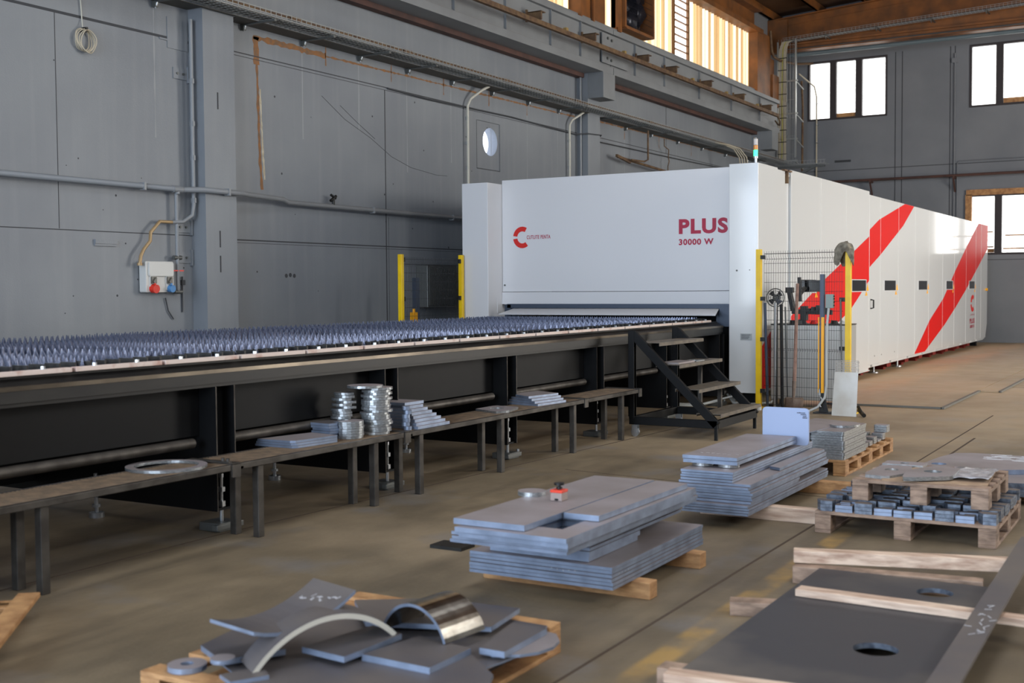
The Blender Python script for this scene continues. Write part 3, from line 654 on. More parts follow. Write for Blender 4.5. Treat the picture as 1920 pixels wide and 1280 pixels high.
# bracket plates at the pilaster
for i, (z, s_) in enumerate(((4.02, 'upper'), (2.22, 'middle'), (1.86, 'lowest'))):
    t = Thing('anchor_plate', (XL, 10.3, z), 'small grey bolted anchor plate left of the nearest pilaster, %s of three' % s_, 'plate')
    m = MB(); m.box(XL, XL+.012, 10.18, 10.43, z, z+.13); m.box(XL, XL+.03, 10.40, 10.43, z-.03, z+.16); t.part('plate', m, 'wall_left')
    for dy in (.06, .15): m = MB(); m.cyl((XL+.01, 10.18+dy, z+.065), (XL+.025, 10.18+dy, z+.065), .014, n=8); t.part('bolt', m, 'galv_dark')
m = MB(); m.box(XL, XL+.02, 8.98, 9.0+.28, 2.03, 2.055); m.box(XL, XL+.03, 8.98, 9.28, 2.055, 2.10); single('wall_rail', m, 'wall_left', 'short grey channel screwed to the left wall, left of the socket box', 'rail')
m = MB(); m.box(XL, XL+.01, 10.1, 10.42, 4.36, 4.72); m.box(XL, XL+.014, 9.98, 10.1, 4.44, 4.46); single('cover_plate', m, 'wall_left', 'grey painted cover plate high on the wall next to the nearest pilaster', 'plate')
m = MB(); m.tube([(XL+.01, 10.25, 1.28), (XL+.02, 10.25, 1.7)], .01, n=6); m.tube([(XL+.02, 9.98, 1.45), (XL+.02, 10.02, 1.3), (XL+.02, 10.1, 1.2)], .008, n=6); m.box(XL, XL+.02, 10.24, 10.30, 1.6, 1.66); single('loose_cable', m, 'joint', 'short dark cable end hanging low beside the nearest pilaster', 'cable')
# coil of cable hanging from above
t = Thing('cable_coil', (XL, 8.87, 4.0), 'coil of pale cable hanging high on the left wall', 'cable')
m = MB()
for k in range(5):
    r = .105+.012*random.random(); oy = .012*(k-2); pts = []
    for i in range(28):
        a = 2*pi*i/28; pts.append((XL+.03+.012*k+.01*sin(3*a+k), 8.885+oy+r*(.9+.08*sin(k))*sin(a), 4.225-oy*.4+(r+.01)*cos(a)))
    m.tube(pts, .0065, n=6, closed=True)
t.part('coil_loops', m, 'rope')
m = MB(); m.tube([(XL+.04, 8.86, 4.35), (XL+.02, 8.87, 4.45), (XL+.015, 8.85, 4.8), (XL+.02, 8.84, 5.4)], .007, n=6); t.part('hanging_lead', m, 'cream')
m = MB(); m.cyl((XL, 8.88, 4.355), (XL+.09, 8.88, 4.35), .014, n=8); m.box(XL+.02, XL+.06, 8.85, 8.9, 4.31, 4.36); t.part('hook', m, 'black_frame')
# socket box
t = Thing('socket_box', (XL, 9.8, 1.5), 'light grey wall socket box with one red and one blue capped socket', 'socket box')
m = MB(); m.prism(rounded(9.60, 10.02, 1.515, 1.87, .02), 0, .11, T=YZ(XL+.01)); t.part('housing', m, 'plastic_grey', bevel=.006)
m = MB(); m.prism(rounded(9.63, 10.0, 1.70, 1.86, .02), 0, .025, T=YZ(XL+.12)); t.part('cover', m, 'plastic_grey', bevel=.004)
for y in (9.65, 9.89):
    m = MB(); m.prism(rounded(y, y+.085, 1.54, 1.70, .01), 0, .015, T=YZ(XL+.12)); sw = t.part('socket_plate', m, 'plastic_grey')
    m = MB(); m.prism(rounded(y+.006, y+.08, 1.615, 1.695, .01), 0, .02, T=YZ(XL+.135)); m.bar((XL+.165, y+.02, 1.63), (XL+.165, y+.06, 1.68), .02, .02); MBshift(m, *t.loc); m.build('rotary_switch', mat('smoked_switch', (96, 92, 84), .35), sw)
for y, mm_, r, s_ in ((9.695, 'sock_red', .052, 'red socket cap'), (9.945, 'sock_blue', .044, 'blue socket cap')):
    m = MB(); m.cyl((XL+.12, y, 1.56), (XL+.185, y+.0, 1.555), r, r*.95, n=20); m.box(XL+.15, XL+.17, y-.012, y+.012, 1.60, 1.62); t.part('socket_cap', m, mm_, label=s_, bevel=.004)
# hanging rusty bracket pipe on far wall
t = Thing('bracket_pipe', (XL+.2, 22, 3.9), 'rusty hanging pipe bracket on the wall beyond the middle pilaster', 'pipe')
m = MB(); m.tube([(-10.1, 22.95, 4.78), (-10.1, 22.95, 4.18), (-10.12, 22.8, 4.13), (-10.2, 22.35, 4.13)], .02, n=8); m.tube([(-10.3, 21.9, 4.16), (-10.3, 25.5, 4.02)], .028, n=8); m.bar((-10.3, 21.85, 4.18), (-10.3, 22.5, 4.10), .05, .05); t.part('pipe', m, 'rust')
m = MB(); m.tube([(-10.35, 24.4, 4.78), (-10.35, 24.4, 4.62), (-10.33, 24.6, 4.56), (-10.36, 24.65, 4.4), (-10.3, 24.55, 4.3), (-10.35, 24.6, 4.2), (-10.35, 24.6, 3.6)], .012, n=6); t.part('old_lead', m, 'rust')
# duct fan in the clerestory
t = Thing('extractor_fan', (CX+.2, 23.25, 6.85), 'square wall extractor fan with dark blades in a wooden box above the girder', 'fan')
m = MB(); m.box(CX-.02, CX+.32, 22.5, 22.57, 6.87, 8.35); m.box(CX-.02, CX+.32, 23.93, 24.0, 6.87, 8.35); m.box(CX-.02, CX+.32, 22.57, 23.93, 6.85, 6.91); m.box(CX-.02, CX+.32, 22.57, 23.93, 8.29, 8.35); m.box(CX+.20, CX+.26, 22.40, 22.47, 6.75, 8.3); t.part('wooden_box', m, 'orange_steel')
m = MB(); m.box(CX-.01, CX+.01, 22.57, 23.93, 6.91, 8.29); t.part('back_grille', m, mat('dark_mesh_backing', (44, 34, 30), .6))
m = MB(); m.cyl((CX+.05, 23.25, 7.60), (CX+.27, 23.25, 7.60), .12, n=16); t.part('motor_hub', m, 'fan')
for k in range(6):
    a = 2*pi*k/6+.35; m = MB(); v = []
    for r, tw, w in ((.12, .08, .09), (.36, .06, .17), (.62, .04, .2)):
        cy, cz = 23.25+r*cos(a), 7.60+r*sin(a); dy, dz = -sin(a)*w, cos(a)*w
        v += [(CX+.15-tw, cy-dy, cz-dz), (CX+.15+tw, cy+dy, cz+dz)]
    m.add(v, [(0, 1, 3, 2), (2, 3, 5, 4)], smooth=True); o = t.part('fan_blade', m, 'fan'); s_ = o.modifiers.new('thick', 'SOLIDIFY'); s_.thickness = .012
m = MB()
for k in range(11): m.box(CX+.29, CX+.295, 22.57, 23.93, 6.98+.12*k, 6.985+.12*k)
t.part('front_guard', m, 'fan')
# back wall: rail with brackets, pipes, tray
t = Thing('back_wall_rail', (-9, YB-.2, 4.4), 'dark pipe on brackets running across the grey back wall', 'pipe')
m = MB(); m.tube([(-9.4, YB-.28, 4.46), (XR-.2, YB-.28, 4.49)], .035, n=8); t.part('pipe', m, 'red_brown')
for x in (-8.15, -5.95, -3.6): m = MB(); m.box(x-.025, x+.025, YB-.3, YB, 4.39, 4.44); m.bar((x, YB-.28, 4.38), (x, YB-.02, 4.05), .04, .04); t.part('bracket', m, 'red_brown')
wallpipe('eaves_pipe', [(-10.2, 32.9, 7.95), (XR-.2, 32.9, 7.98)], .055, 'blue_pipe', 'blue-grey pipe running under the rear roof beam')
wallpipe('gas_pipe', [(-10.45, 32.0, 8.5), (-10.42, 32.05, 7.95), (-10.40, 32.15, 7.82), (-10.36, 32.6, 7.78), (-10.15, 33.3, 7.78), (-9.7, 33.5, 7.78)], .035, 'rust', 'rusty pipe bending down at the corner stanchion')
wallpipe('wall_conduit', [(-5.98, YB-.03, 7.75), (-5.98, YB-.03, .5)], .02, 'wall_back', 'thin grey conduit running down the back wall between the high windows')
wallpipe('wall_conduit', [(XR-.3, YB-.03, 4.88), (-5.85, YB-.03, 4.86), (-5.9, YB-.03, 4.8), (-5.9, YB-.03, .5)], .015, 'wall_back', 'thin grey conduit turning down near the low window in the back wall')
m = MB(); m.box(-6.06, -5.9, YB-.06, YB, 7.5, 7.62); single('junction_box', m, 'wall_back', 'small grey junction box high on the back wall between two windows', 'box')
def tray_thing(label, loc, mats, fn):
    t = Thing('cable_tray', loc, label, 'cable tray'); fn(t); return t
def ftray(t):
    m = MB(); x = -10.2; z = lambda x: 8.3+.045*(x+10.2)
    y = 32.75; w = .007
    while x < XR-.3:
        m.box(x, x+w, y-.16, y+.1, z(x), z(x)+w); m.box(x, x+w, y-.16, y-.16+w, z(x), z(x)+.09); x += .1
    for yy, dz in ((y-.16, 0), (y-.1, 0), (y-.04, 0), (y+.02, 0), (y+.1, 0), (y-.16, .09), (y-.16, .045)):
        m.bar((-10.3, yy, z(-10.3)+dz), (XR-.3, yy, z(XR-.3)+dz), w, w)
    t.part('wire_basket', m, 'galv')
    for x in (-9.1, -7.75, -6.35, -5.0, -3.6): m = MB(); m.box(x-.02, x+.02, y-.2, y+.35, z(x)-.03, z(x)-.005); m.tube([(x, y-.18, z(x)+.02), (x, y-.2, z(x)-.06), (x, y-.12, z(x)-.1)], .014, n=6); t.part('support_arm', m, 'galv_dark')
    m = MB()
    for k in range(4): m.tube([(-10.25, y-.1+.05*k, z(-10.25)+.02), (XR-.4, y-.1+.05*k, z(XR-.4)+.02)], .013, n=6)
    t.part('tray_cable', m, 'dark_cable')
tray_thing('wire basket cable tray on hooks along the rear roof beam', (-7, 32.7, 8.3), None, ftray)
def vtray(t):
    m = MB(); y = 32.7; x0, x1 = -10.45, -9.95; z = 5.2; w = .008
    while z < 8.35: m.box(x0, x1, y, y+w, z, z+w); z += .12 if False else .5
    for i in range(7):
        x = x0+(x1-x0)*i/6; m.box(x, x+w, y, y+w, 5.0, 8.38)
    m.box(x0-.01, x0+.01, y-.08, y+.02, 5.0, 8.3); m.box(x1-.01, x1+.02, y-.08, y+.02, 5.1, 8.35)
    t.part('wire_basket', m, 'galv')
    for z in (5.0, 5.6, 6.3, 7.2): m = MB(); m.box(x0, x1+.05, y-.02, y+.02, z, z+.04); m.bar((x1, y, z), (x1+.12, y+.3, z-.2), .03, .03); t.part('support_arm', m, 'galv')
    for k in range(7):
        m = MB(); x = x0+.03+.032*k; m.tube([(x+.006*sin(z*3+k), y-.03-.012*(k % 2), z) for z in [5.05+.25*i for i in range(12)]]+[(x+.02, y-.04, 8.1), (x+.09, y-.05, 8.28), (x+.25, y-.03, 8.34)], .0125, n=6)
        t.part('tray_cable', m, 'yellow_cable' if k == 3 else 'rope')
    m = MB()
    for z in [5.2+.33*i for i in range(9)]: m.box(x0+.01, x0+.26, y-.062, y-.05, z, z+.02)
    t.part('cable_tie', m, 'black_frame')
tray_thing('upright cable ladder full of pale cables in the far corner', (-10.2, 32.7, 5), None, vtray)
wallpipe('corner_pipe', [(-10.0, 33.4, 7.3), (-9.95, 33.35, 6.6), (-9.95, 33.3, 4.3)], .03, 'rust', 'rusty pipe dropping beside the upright cable ladder')
wallpipe('corner_hose', [(-10.05, 33.3, 7.5), (-9.78, 33.9, 7.2), (-9.72, 33.92, 6.9), (-9.72, 33.92, 3.2)], .022, 'rope', 'tan hose dropping down the back wall beside the cable ladder')
m = MB()
for z in (7.3, 6.7, 6.1, 5.6, 5.0, 4.5): m.tube([(-9.66, YB, z), (-9.66, YB-.1, z), (-9.7, YB-.12, z+.03)], .012, n=6)
single('wall_hooks', m, 'zinc', 'row of small hooks up the back wall beside the tan hose', 'hooks')
def ctray(t):
    m = MB(); w = .007
    x = -10.2
    while x < -8.9: m.box(x, x+w, 31.9, 32.3, 4.83, 4.84); m.box(x, x+w, 31.9, 31.91, 4.83, 4.92); x += .09
    for yy, z in ((31.9, 4.83), (32.0, 4.83), (32.1, 4.83), (32.2, 4.83), (32.3, 4.83), (31.9, 4.915)): m.box(-10.3, -8.9, yy, yy+w, z, z+w)
    t.part('wire_basket', m, 'galv')
    m = MB(); m.bar((-10.4, 32.2, 4.3), (-9.2, 32.2, 4.8), .06, .06); m.box(-10.5, -9.0, 32.15, 32.25, 4.76, 4.81); t.part('support_arm', m, 'galv_dark')
tray_thing('short cross tray above the machine in the far corner', (-9.6, 32.1, 4.3), None, ctray)
m = MB()
for k in range(4): m.tube([(-10.1+.03*k, 26.6, 4.90), (-9.98+.03*k, 27.2, 4.90), (-9.8+.05*k, 27.3, 4.80), (-9.7+.06*k, 27.4, 4.6), (-9.68+.06*k, 27.5, 4.2), (-9.66+.06*k, 27.5, 3.2)], .014, n=6)
single('cable_bundle', m, 'rope', 'pale cables dropping from the tray to the machine roof', 'cable')

# ==================================================================== the laser cutting machine
MX = -4.94
t = TM = Thing('laser_cutting_machine', (-7.1, 14.7, 0), 'large white industrial laser cutting machine with red stripes and lettering', 'machine')
m = MB(); m.box(-8.97, -5.30, 15.10, 15.14, 1.484, 3.11); fp = t.part('front_panel', m, 'white_front', bevel=.004)
m = MB(); m.box(-8.97, -5.30, 15.08, 15.12, 1.30, 1.478); t.part('lower_front_strip', m, 'white_front', bevel=.004)
m = MB(); m.box(-9.41, -8.975, 14.7, 15.6, .15, 3.055); lc = t.part('left_column', m, 'white_front', bevel=.004)
m = MB(); m.box(-8.974, -8.968, 14.95, 15.08, 1.18, 1.40); MBshift(m, *t.loc); m.build('access_cover', 'white_front', lc)
m = MB(); m.box(-5.325, MX, 14.66, 15.45, .172, 3.10); rc = t.part('right_column', m, 'white', bevel=.006)
m = MB(); m.box(-5.17, -5.02, 14.652, 14.66, .85, .935); MBshift(m, *t.loc); pl_ = m.build('rating_plate', 'galv', rc)
m = MB()
for z in (.915, .90, .885, .87): m.box(-5.155, -5.035+.03*random.random()-.03, 14.650, 14.652, z, z+.005)
MBshift(m, *t.loc); m.build('fine_print', 'print', pl_)
m = MB(); m.cyl((-5.22, 14.648, 1.74), (-5.22, 14.66, 1.74), .012, n=8); m.cyl((-5.05, 14.648, 1.745), (-5.05, 14.66, 1.745), .006, n=8); m.cyl((-8.93, 15.09, 1.58), (-8.93, 15.1, 1.58), .014, n=8); t.part('screw', m, 'galv_dark')
# front roof and dark interior
m = MB(); m.box(-9.4, MX-.02, 15.2, 32.75, 3.02, 3.05); t.part('roof', m, 'white')
m = MB(); m.box(-9.42, -9.38, 15.6, 32.8, .15, 3.05); t.part('far_side_panel', m, 'white')
m = MB(); m.box(-9.4, -5.0, 32.7, 32.78, .15, 3.05); t.part('rear_panel', m, 'white')
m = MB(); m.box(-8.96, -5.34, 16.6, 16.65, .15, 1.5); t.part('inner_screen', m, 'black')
# black frame and flap of the opening
m = MB(); m.box(-8.66, -5.33, 14.70, 14.76, 1.255, 1.312); m.box(-8.70, -8.60, 14.70, 14.80, 1.0, 1.30); m.box(-8.60, -8.50, 14.72, 14.76, 1.0, 1.25); m.box(-5.46, -5.33, 14.68, 14.80, 1.02, 1.30)
m.box(-5.52, -5.47, 14.72, 14.80, 1.03, 1.26); t.part('opening_frame', m, 'blue_steel')
m = MB(); m.add([(-8.55, 14.80, 1.255), (-5.50, 14.80, 1.262), (-5.42, 14.42, 1.165), (-8.64, 14.42, 1.165)], [(0, 1, 2, 3)]); fl = t.part('inner_flap', m, 'white_front'); md = fl.modifiers.new('thick', 'SOLIDIFY'); md.thickness = .01
m = MB(); m.box(-8.42, -8.25, 14.83, 14.84, 1.17, 1.2); MBshift(m, *t.loc); m.build('orange_tag', mat('orange_tag', (214, 140, 50), .5), fl)
# side: column return, recess with pipe end, panels
SEAM = [16.03, 17.49, 18.92, 20.39, 21.18, 22.58, 24.01, 25.34, 26.81, 28.17, 29.67, 31.01, 31.8, 32.8]
m = MB(); m.box(MX-.05, MX-.012, 15.46, 15.80, .2, 3.08); t.part('side_panel', m, 'white')
m = MB(); m.box(MX-.06, MX-.03, 15.80, 16.03, .2, 3.06); t.part('side_panel', m, 'white')
m = MB(); m.box(MX-.03, MX+.02, 15.83, 15.86, 2.92, 3.10); m.box(MX-.03, MX+.02, 15.70, 16.02, 3.08, 3.10); t.part('roof_hook', m, 'rust')
stripes1 = [[(23.31, 3.1), (21.07, 2.673), (20.39, 2.47), (20.39, 1.84), (21.21, 2.08), (22.94, 2.644), (23.99, 3.1)],
            [(20.37, 2.36), (19.24, 2.05), (17.71, 1.635), (16.03, 1.12), (16.03, .37), (19.2, 1.157), (20.33, 1.60), (20.38, 1.62)]]
stripe2 = [(24.0, .2), (25.47, .822), (26.92, 1.257), (28.27, 1.851), (29.13, 2.205), (31.4, 3.06), (32.8, 3.06), (32.8, 2.47), (32.18, 2.265), (30.03, 1.546), (28.37, 1.04), (27.03, .672), (25.0, .2)]
stripe2a = [(24.0, .2), (25.47, .822), (26.92, 1.257), (28.27, 1.851), (29.67, 2.42), (29.67, 1.43), (28.37, 1.04), (27.03, .672), (25.0, .2)]
stripe2b = [(29.67, 2.42), (31.4, 3.06), (32.8, 3.06), (32.8, 2.47), (32.18, 2.265), (30.03, 1.546), (29.67, 1.43)]
def zb(i): return .10 if SEAM[i] < 20.3 else .20
for i in range(len(SEAM)-1):
    y0, y1 = SEAM[i]+.006, SEAM[i+1]-.006
    z0 = .115 if y0 < 20.3 else .19; z1 = 3.115 if y0 < 20.3 else 3.06
    X = MX if i != 2 else MX
    m = MB()
    if i == len(SEAM)-2: m.prism([(y0, z0), (y1-.25, z0), (y1, z0+.35), (y1, z1), (y0, z1)], -.04, 0, T=YZ(X))
    else: m.box(X-.04, X, y0, y1, z0, z1)
    sp = t.part('side_panel', m, 'white', bevel=.004)
    for st in stripes1[:1]+stripes1[1:]+[stripe2a, stripe2b]:
        # split a concave stripe at the seams before clipping
        pc = clip(st, 0, y0+.003, y1-.003)
        pc = clip(pc, 1, z0+.004, z1-.004) if pc else pc
        if len(pc) >= 3:
            m = MB(); m.prism(pc, .0005, .002, T=YZ(X)); MBshift(m, *t.loc); m.build('red_stripe', 'red', sp)
m = MB(); m.prism([(15.46, .92), (15.46, .26), (15.21+.01, .205), (14.75, .12+.1), (14.75, .74), (14.88, .80), (15.2, .96)], .0005, .002, T=YZ(MX)); t.part('red_stripe', m, 'red')
for k, (a, b) in enumerate(((16.36, 17.22), (19.26, 20.16), (21.48, 22.35), (24.34, 25.17), (27.21, 27.97), (30.09, 30.85))):
    m = MB(); m.box(MX-.01, MX+.004, a, b, 1.45, 1.625); wn = t.part('viewing_window', m, 'black_gloss')
    m = MB(); m.box(MX, MX+.008, a-.03, b+.03, 1.435, 1.45); m.box(MX, MX+.008, a-.03, b+.03, 1.625, 1.64); m.box(MX, MX+.008, a-.03, a, 1.45, 1.625); m.box(MX, MX+.008, b, b+.03, 1.45, 1.625); MBshift(m, *t.loc); m.build('window_rim', 'white', wn)
    m = MB()
    m.prism([(b+.04, 1.45), (b+.20, 1.45), (b+.12, 1.57)], .001, .003, T=YZ(MX)); m.prism([(b-.04, 1.37), (b+.12, 1.37), (b+.04, 1.45)], .001, .003, T=YZ(MX)); t.part('warning_sticker', m, 'orange_yellow')
for y in SEAM[:-1]:
    m = MB(); m.box(MX-.002, MX+.003, y-.007, y+.007, .2, 3.05); t.part('seam_highlight', m, 'seam_glint')  # whiter strips stand in for the highlights on the panel bevels
m = MB(); m.tube([(MX, 20.30+.2, 1.15), (MX+.05, 20.50, 1.16), (MX+.05, 20.50, 1.29), (MX, 20.50, 1.30)], .014, n=6); t.part('door_handle', m, 'black_frame')
m = MB(); m.cyl((MX, 32.55, 1.42), (MX+.05, 32.55, 1.42), .035, n=8); t.part('side_button', m, 'orange_yellow')
m = MB(); m.box(MX-.03, MX+.015, 18.0, 20.4, .10, .115); m.box(MX-.04, MX-.03, 20.42, 32.4, .14, .185)
for y in SEAM[4:-1]: m.box(MX-.04, MX+.004, y-.55, y-.06, .155, .19)
t.part('sill_flange', m, 'white')
m = MB()
for y in (17.1, 17.9, 18.5, 19.3, 20.8, 21.3, 22.3): m.cyl((MX, y, .33), (MX+.003, y, .33), .014, n=6)
t.part('rivet', m, 'galv_dark')
for y in (20.75, 22.4, 23.9, 25.2, 26.6, 28.0, 29.4, 30.8):
    m = MB(); m.box(MX-.45, MX-.12, y-.16, y+.16, .05, .17); m.box(MX-.4, MX-.2, y-.1, y+.1, 0, .06); t.part('machine_foot', m, 'red_foot')
for y in (21.35, 23.2):
    m = MB(); m.cyl((MX-.15, y, .02), (MX-.15, y, .2), .022, n=8); m.cyl((MX-.15, y, 0), (MX-.15, y, .02), .09, n=12); t.part('levelling_leg', m, 'zinc')
# feet and base at the front
m = MB(); m.box(-9.3, -5.75, 15.6, 32.6, 0.03, .14); t.part('base_frame', m, 'black')
for x in (-9.2, -5.15): 
    for y in (15.0, 19, 32): m = MB(); m.box(x-.08, x+.08, y-.08, y+.08, 0, .175); t.part('machine_foot', m, 'black')
# emblem and lettering on the front panel
FT = lambda a, b, c: (a, 15.098-c, b)
def arcseg(cx, cz, r0, r1, a0, a1, n=14, sx=1.0):
    return [(cx+sx*r1*cos(a0+(a1-a0)*i/n), cz+r1*sin(a0+(a1-a0)*i/n)) for i in range(n+1)]+[(cx+sx*r0*cos(a1-(a1-a0)*i/n), cz+r0*sin(a1-(a1-a0)*i/n)) for i in range(n+1)]
ex, ez = -8.63, 2.275
m = MB(); q = arcseg(ex, ez, .083, .152, rad(60), rad(173)); m.prism(q, 0, .003, T=FT); q = arcseg(ex, ez-.008, .083, .152, rad(187), rad(308)); m.prism(q, 0, .003, T=FT)
t.part('emblem', m, 'logo_red')
def P15(px_, y0=15.1): return px_
t.part('lettering', letters('CUTLITE PENTA', -8.555, -8.165, 2.243, 2.298, FT, .016), 'crimson')
t.part('lettering', letters('PLUS', -6.194, -5.50, 2.245, 2.45, FT, .042), 'crimson')
t.part('lettering', letters('30000 W', -6.194, -5.70, 2.098, 2.181, FT, .036), 'crimson')
ST = lambda a, b, c: (MX+.001+c, a, b)
m = MB(); q = arcseg(30.6, 1.10, .10, .20, rad(50), rad(172), sx=1.35); m.prism(q, 0, .003, T=ST); q = arcseg(30.6, 1.09, .10, .20, rad(188), rad(310), sx=1.35); m.prism(q, 0, .003, T=ST); t.part('emblem', m, 'logo_red')
t.part('lettering', letters('CUTLITE PENTA', 30.3, 30.9, .80, .835, ST, .012), 'crimson')
t.part('lettering', letters('PLUS', 30.22, 30.9, .61, .73, ST, .035), 'crimson')
t.part('lettering', letters('30000 W', 30.24, 30.86, .50, .575, ST, .022), 'crimson')
# signal tower on the right column
m = MB(); m.cyl((-5.09, 15.0, 3.10), (-5.09, 15.0, 3.13), .035); m.cyl((-5.09, 15.0, 3.13), (-5.09, 15.0, 3.19), .018); m.cyl((-5.09, 15.0, 3.19), (-5.09, 15.0, 3.215), .03); so = t.part('signal_tower', m, 'zinc')
for z0, z1, q in ((3.215, 3.30, 'green_lamp'), (3.30, 3.36, 'amber_lamp'), (3.36, 3.44, 'clear_lamp')):
    m = MB(); m.cyl((-5.09, 15.0, z0), (-5.09, 15.0, z1-.004), .028, n=18); MBshift(m, *t.loc); m.build('signal_lens', q, so)
m = MB(); m.cyl((-5.09, 15.0, 3.436), (-5.09, 15.0, 3.455), .029, .02, n=18); MBshift(m, *t.loc); m.build('signal_cap', 'zinc', so)
# exhaust duct on the roof
m = MB(); m.tube([(-9.7, 19.4, 2.9), (-9.6, 19.5, 3.10), (-9.4, 19.5, 3.20), (-9.0, 19.4, 3.20), (-8.9, 19.2, 3.0)], .13, n=14); single('exhaust_hose', m, 'galv_dark', 'grey flexible exhaust hose arching just above the machine roof', 'hose')
m = MB()
for i in range(3): m.tube([(-5.45+.05*i, 14.95, .12), (-5.3, 14.75+.03*i, .03), (-5.0, 14.6-.04*i, .025+.01*i), (-4.85, 14.9, .04), (-4.9, 15.4, .12)], .016, n=6)
m.tube([(-6.8, 14.4, .03), (-6.0, 14.1, .03), (-5.6, 14.2, .03), (-5.45, 14.55, .06), (-5.5, 15.0, .15)], .016, n=6); m.tube([(-7.5, 14.5, .03), (-6.3, 14.25, .03), (-5.6, 14.4, .03), (-5.3, 14.7, .12)], .014, n=6)
single('floor_cables', m, 'white_cable', 'pale cables looping across the floor beside the stairs to the machine', 'cable')

# ==================================================================== exchange table with slats
t = TT = Thing('cutting_table', (-7.0, 8.0, 0), 'long black cutting table with rows of spiked steel slats', 'table')
YT0, YT1 = 1.8, 14.62
# outer rail: web, flange, lip
m = MB(); m.box(-5.60, -5.47, YT0, YT1, 1.03, 1.085); t.part('table_rail', m, 'black_frame')
m = MB(); m.prism([(-5.47, 1.07), (-5.40, 1.03), (-5.40, 1.005), (-5.47, 1.005)], YT0, YT1, T=lambda a, b, c: (a, c, b)); t.part('rail_ledge', m, 'black_frame')
m = MB(); m.box(-5.405, -5.385, YT0, YT1, 1.012, 1.036); t.part('worn_edge', m, 'bare_edge')
m = MB(); m.box(-5.44, -5.39, YT0, YT1, .948, 1.011); m.box(-5.44, -5.41, YT0, YT1, .925, .948); t.part('lower_flange', m, 'black_frame')
m = MB(); m.box(-8.75, -8.62, YT0, YT1, .93, 1.09); t.part('table_rail', m, 'black_frame')
m = MB(); m.box(-8.7, -5.5, YT0, YT0+.08, .93, 1.08); m.box(-8.7, -5.5, YT1-.08, YT1, .93, 1.08); t.part('end_beam', m, 'black_frame')
# strip of clamp segments and bolts
y = YT0+.05; k = 0
while y < 14.3:
    m = MB(); m.box(-5.475, -5.43, y+.012, min(y+.645, 14.3), 1.086, 1.112); t.part('clamp_strip', m, 'strip', bevel=.003)
    for yy in (y+.16, y+.47):
        if yy < 14.3: m = MB(); m.cyl((-5.455, yy, 1.11), (-5.455, yy, 1.128), .013, n=6, smooth=False); m.cyl((-5.455, yy, 1.105), (-5.455, yy, 1.113), .022, n=10); t.part('bolt', m, 'zinc')
    y += .658; k += 1
m = MB(); m.box(-8.68, -8.62, YT0, YT1-.3, 1.086, 1.105); t.part('clamp_strip', m, 'black_frame')
# slats
def slat_mb():
    mb = MB(); P = [(-8.62, 1.03)]; x = -8.62; pitch = .066; n = int((8.62-5.50)/pitch)
    top = []
    for i in range(n):
        a = -8.62+pitch*i
        top += [(a, 1.095), (a+.010, 1.106), (a+.020, 1.128), (a+.030, 1.157), (a+.036, 1.157), (a+.046, 1.128), (a+.056, 1.106)]
    top.append((-8.62+pitch*n, 1.095)); xe = top[-1][0]
    k = len(top)
    vs = [(a, s_*.0018, z) for s_ in (-1, 1) for a, z in top]+[(a, s_*.0018, 1.03) for s_ in (-1, 1) for a, z in top]
    f = []
    for i in range(k-1):
        f += [(i, i+1, 2*k+i+1, 2*k+i), (k+i+1, k+i, 3*k+i, 3*k+i+1), (i+1, i, k+i, k+i+1)]
    f += [(0, 2*k, 3*k, k), (k-1, 2*k-1, 4*k-1, 3*k-1)]
    mb.add(vs, f); return mb
mb = slat_mb(); mb.v = [(a+7.0, b, c) for a, b, c in mb.v]
sl = mb.build('slat', 'slat', t.o); sl.location = (0, 3.72-8.0+.02, 0)
bpy.context.view_layer.update()
rs = random.Random(3); y = 3.74+.105; nsl = 1
while y < 14.3 and nsl < 100:
    c = sl.copy(); C.objects.link(c); c.parent = t.o; c.location = (rs.uniform(-.02, .02), y-8.0+rs.uniform(-.006, .006), rs.uniform(-.004, .003)); c.rotation_euler = (rs.uniform(-.05, .05), 0, rs.uniform(-.003, .003)); y += .105; nsl += 1
m = MB(); 
for yy in [1.9+.105*i for i in range(17)]:
    for v0 in [slat_mb()]: m.add([(a, b+yy, c) for a, b, c in v0.v], v0.f)
o = t.part('slat_rest', m, 'slat'); o['kind'] = 'stuff'; o.name = 'slat'
# thin cross walls between slats near the rail seen as dark uprights
m = MB(); yy = 1.9
while yy < 14.2: m.box(-5.60, -5.48, yy, yy+.012, 1.086, 1.135); yy += .105
o = t.part('slat_holders', m, 'black_frame'); o['kind'] = 'stuff'
# supports, panels, tubes, jacks
SUP = [2.0, 3.8, 5.62, 7.41, 9.24, 11.05, 12.87, 14.60]
for i, y in enumerate(SUP):
    y0 = y-.085; m = MB(); m.box(-8.55, -5.5, y0, y0+.012, .13, .93); m.box(-8.55, -5.5, y0+.16, y0+.172, .13, .93); m.box(-5.6, -5.5, y0+.012, y0+.16, .35, .925); m.box(-5.5, -5.40, y0, y0+.010, .13, .925); m.box(-5.5, -5.40, y0+.162, y0+.172, .13, .925); m.box(-5.5, -5.42, y0+.01, y0+.162, .13, .145)
    sp = t.part('support', m, 'black')
    m = MB(); m.box(-5.402, -5.399, y0, y0+.008, .13, .925); m.box(-5.402, -5.399, y0+.164, y0+.172, .13, .925); MBshift(m, *t.loc); m.build('bare_edge', 'raw_frame', sp)
for y0, y1 in zip(SUP, SUP[1:]):
    m = MB(); m.box(-5.56, -5.545, y0+.09, y1-.09, .61, .93); t.part('side_skirt', m, 'black')
    m = MB(); m.cyl((-5.49, y0+.09, .575), (-5.49, y1-.20, .575), .032, n=12); m.cyl((-5.49, y1-.2, .575), (-5.49, y1-.19, .575), .02, n=12); t.part('tie_tube', m, 'raw_frame')
m = MB(); m.box(-7.2, -7.15, YT0, YT1, .2, .93); t.part('centre_web', m, 'black')
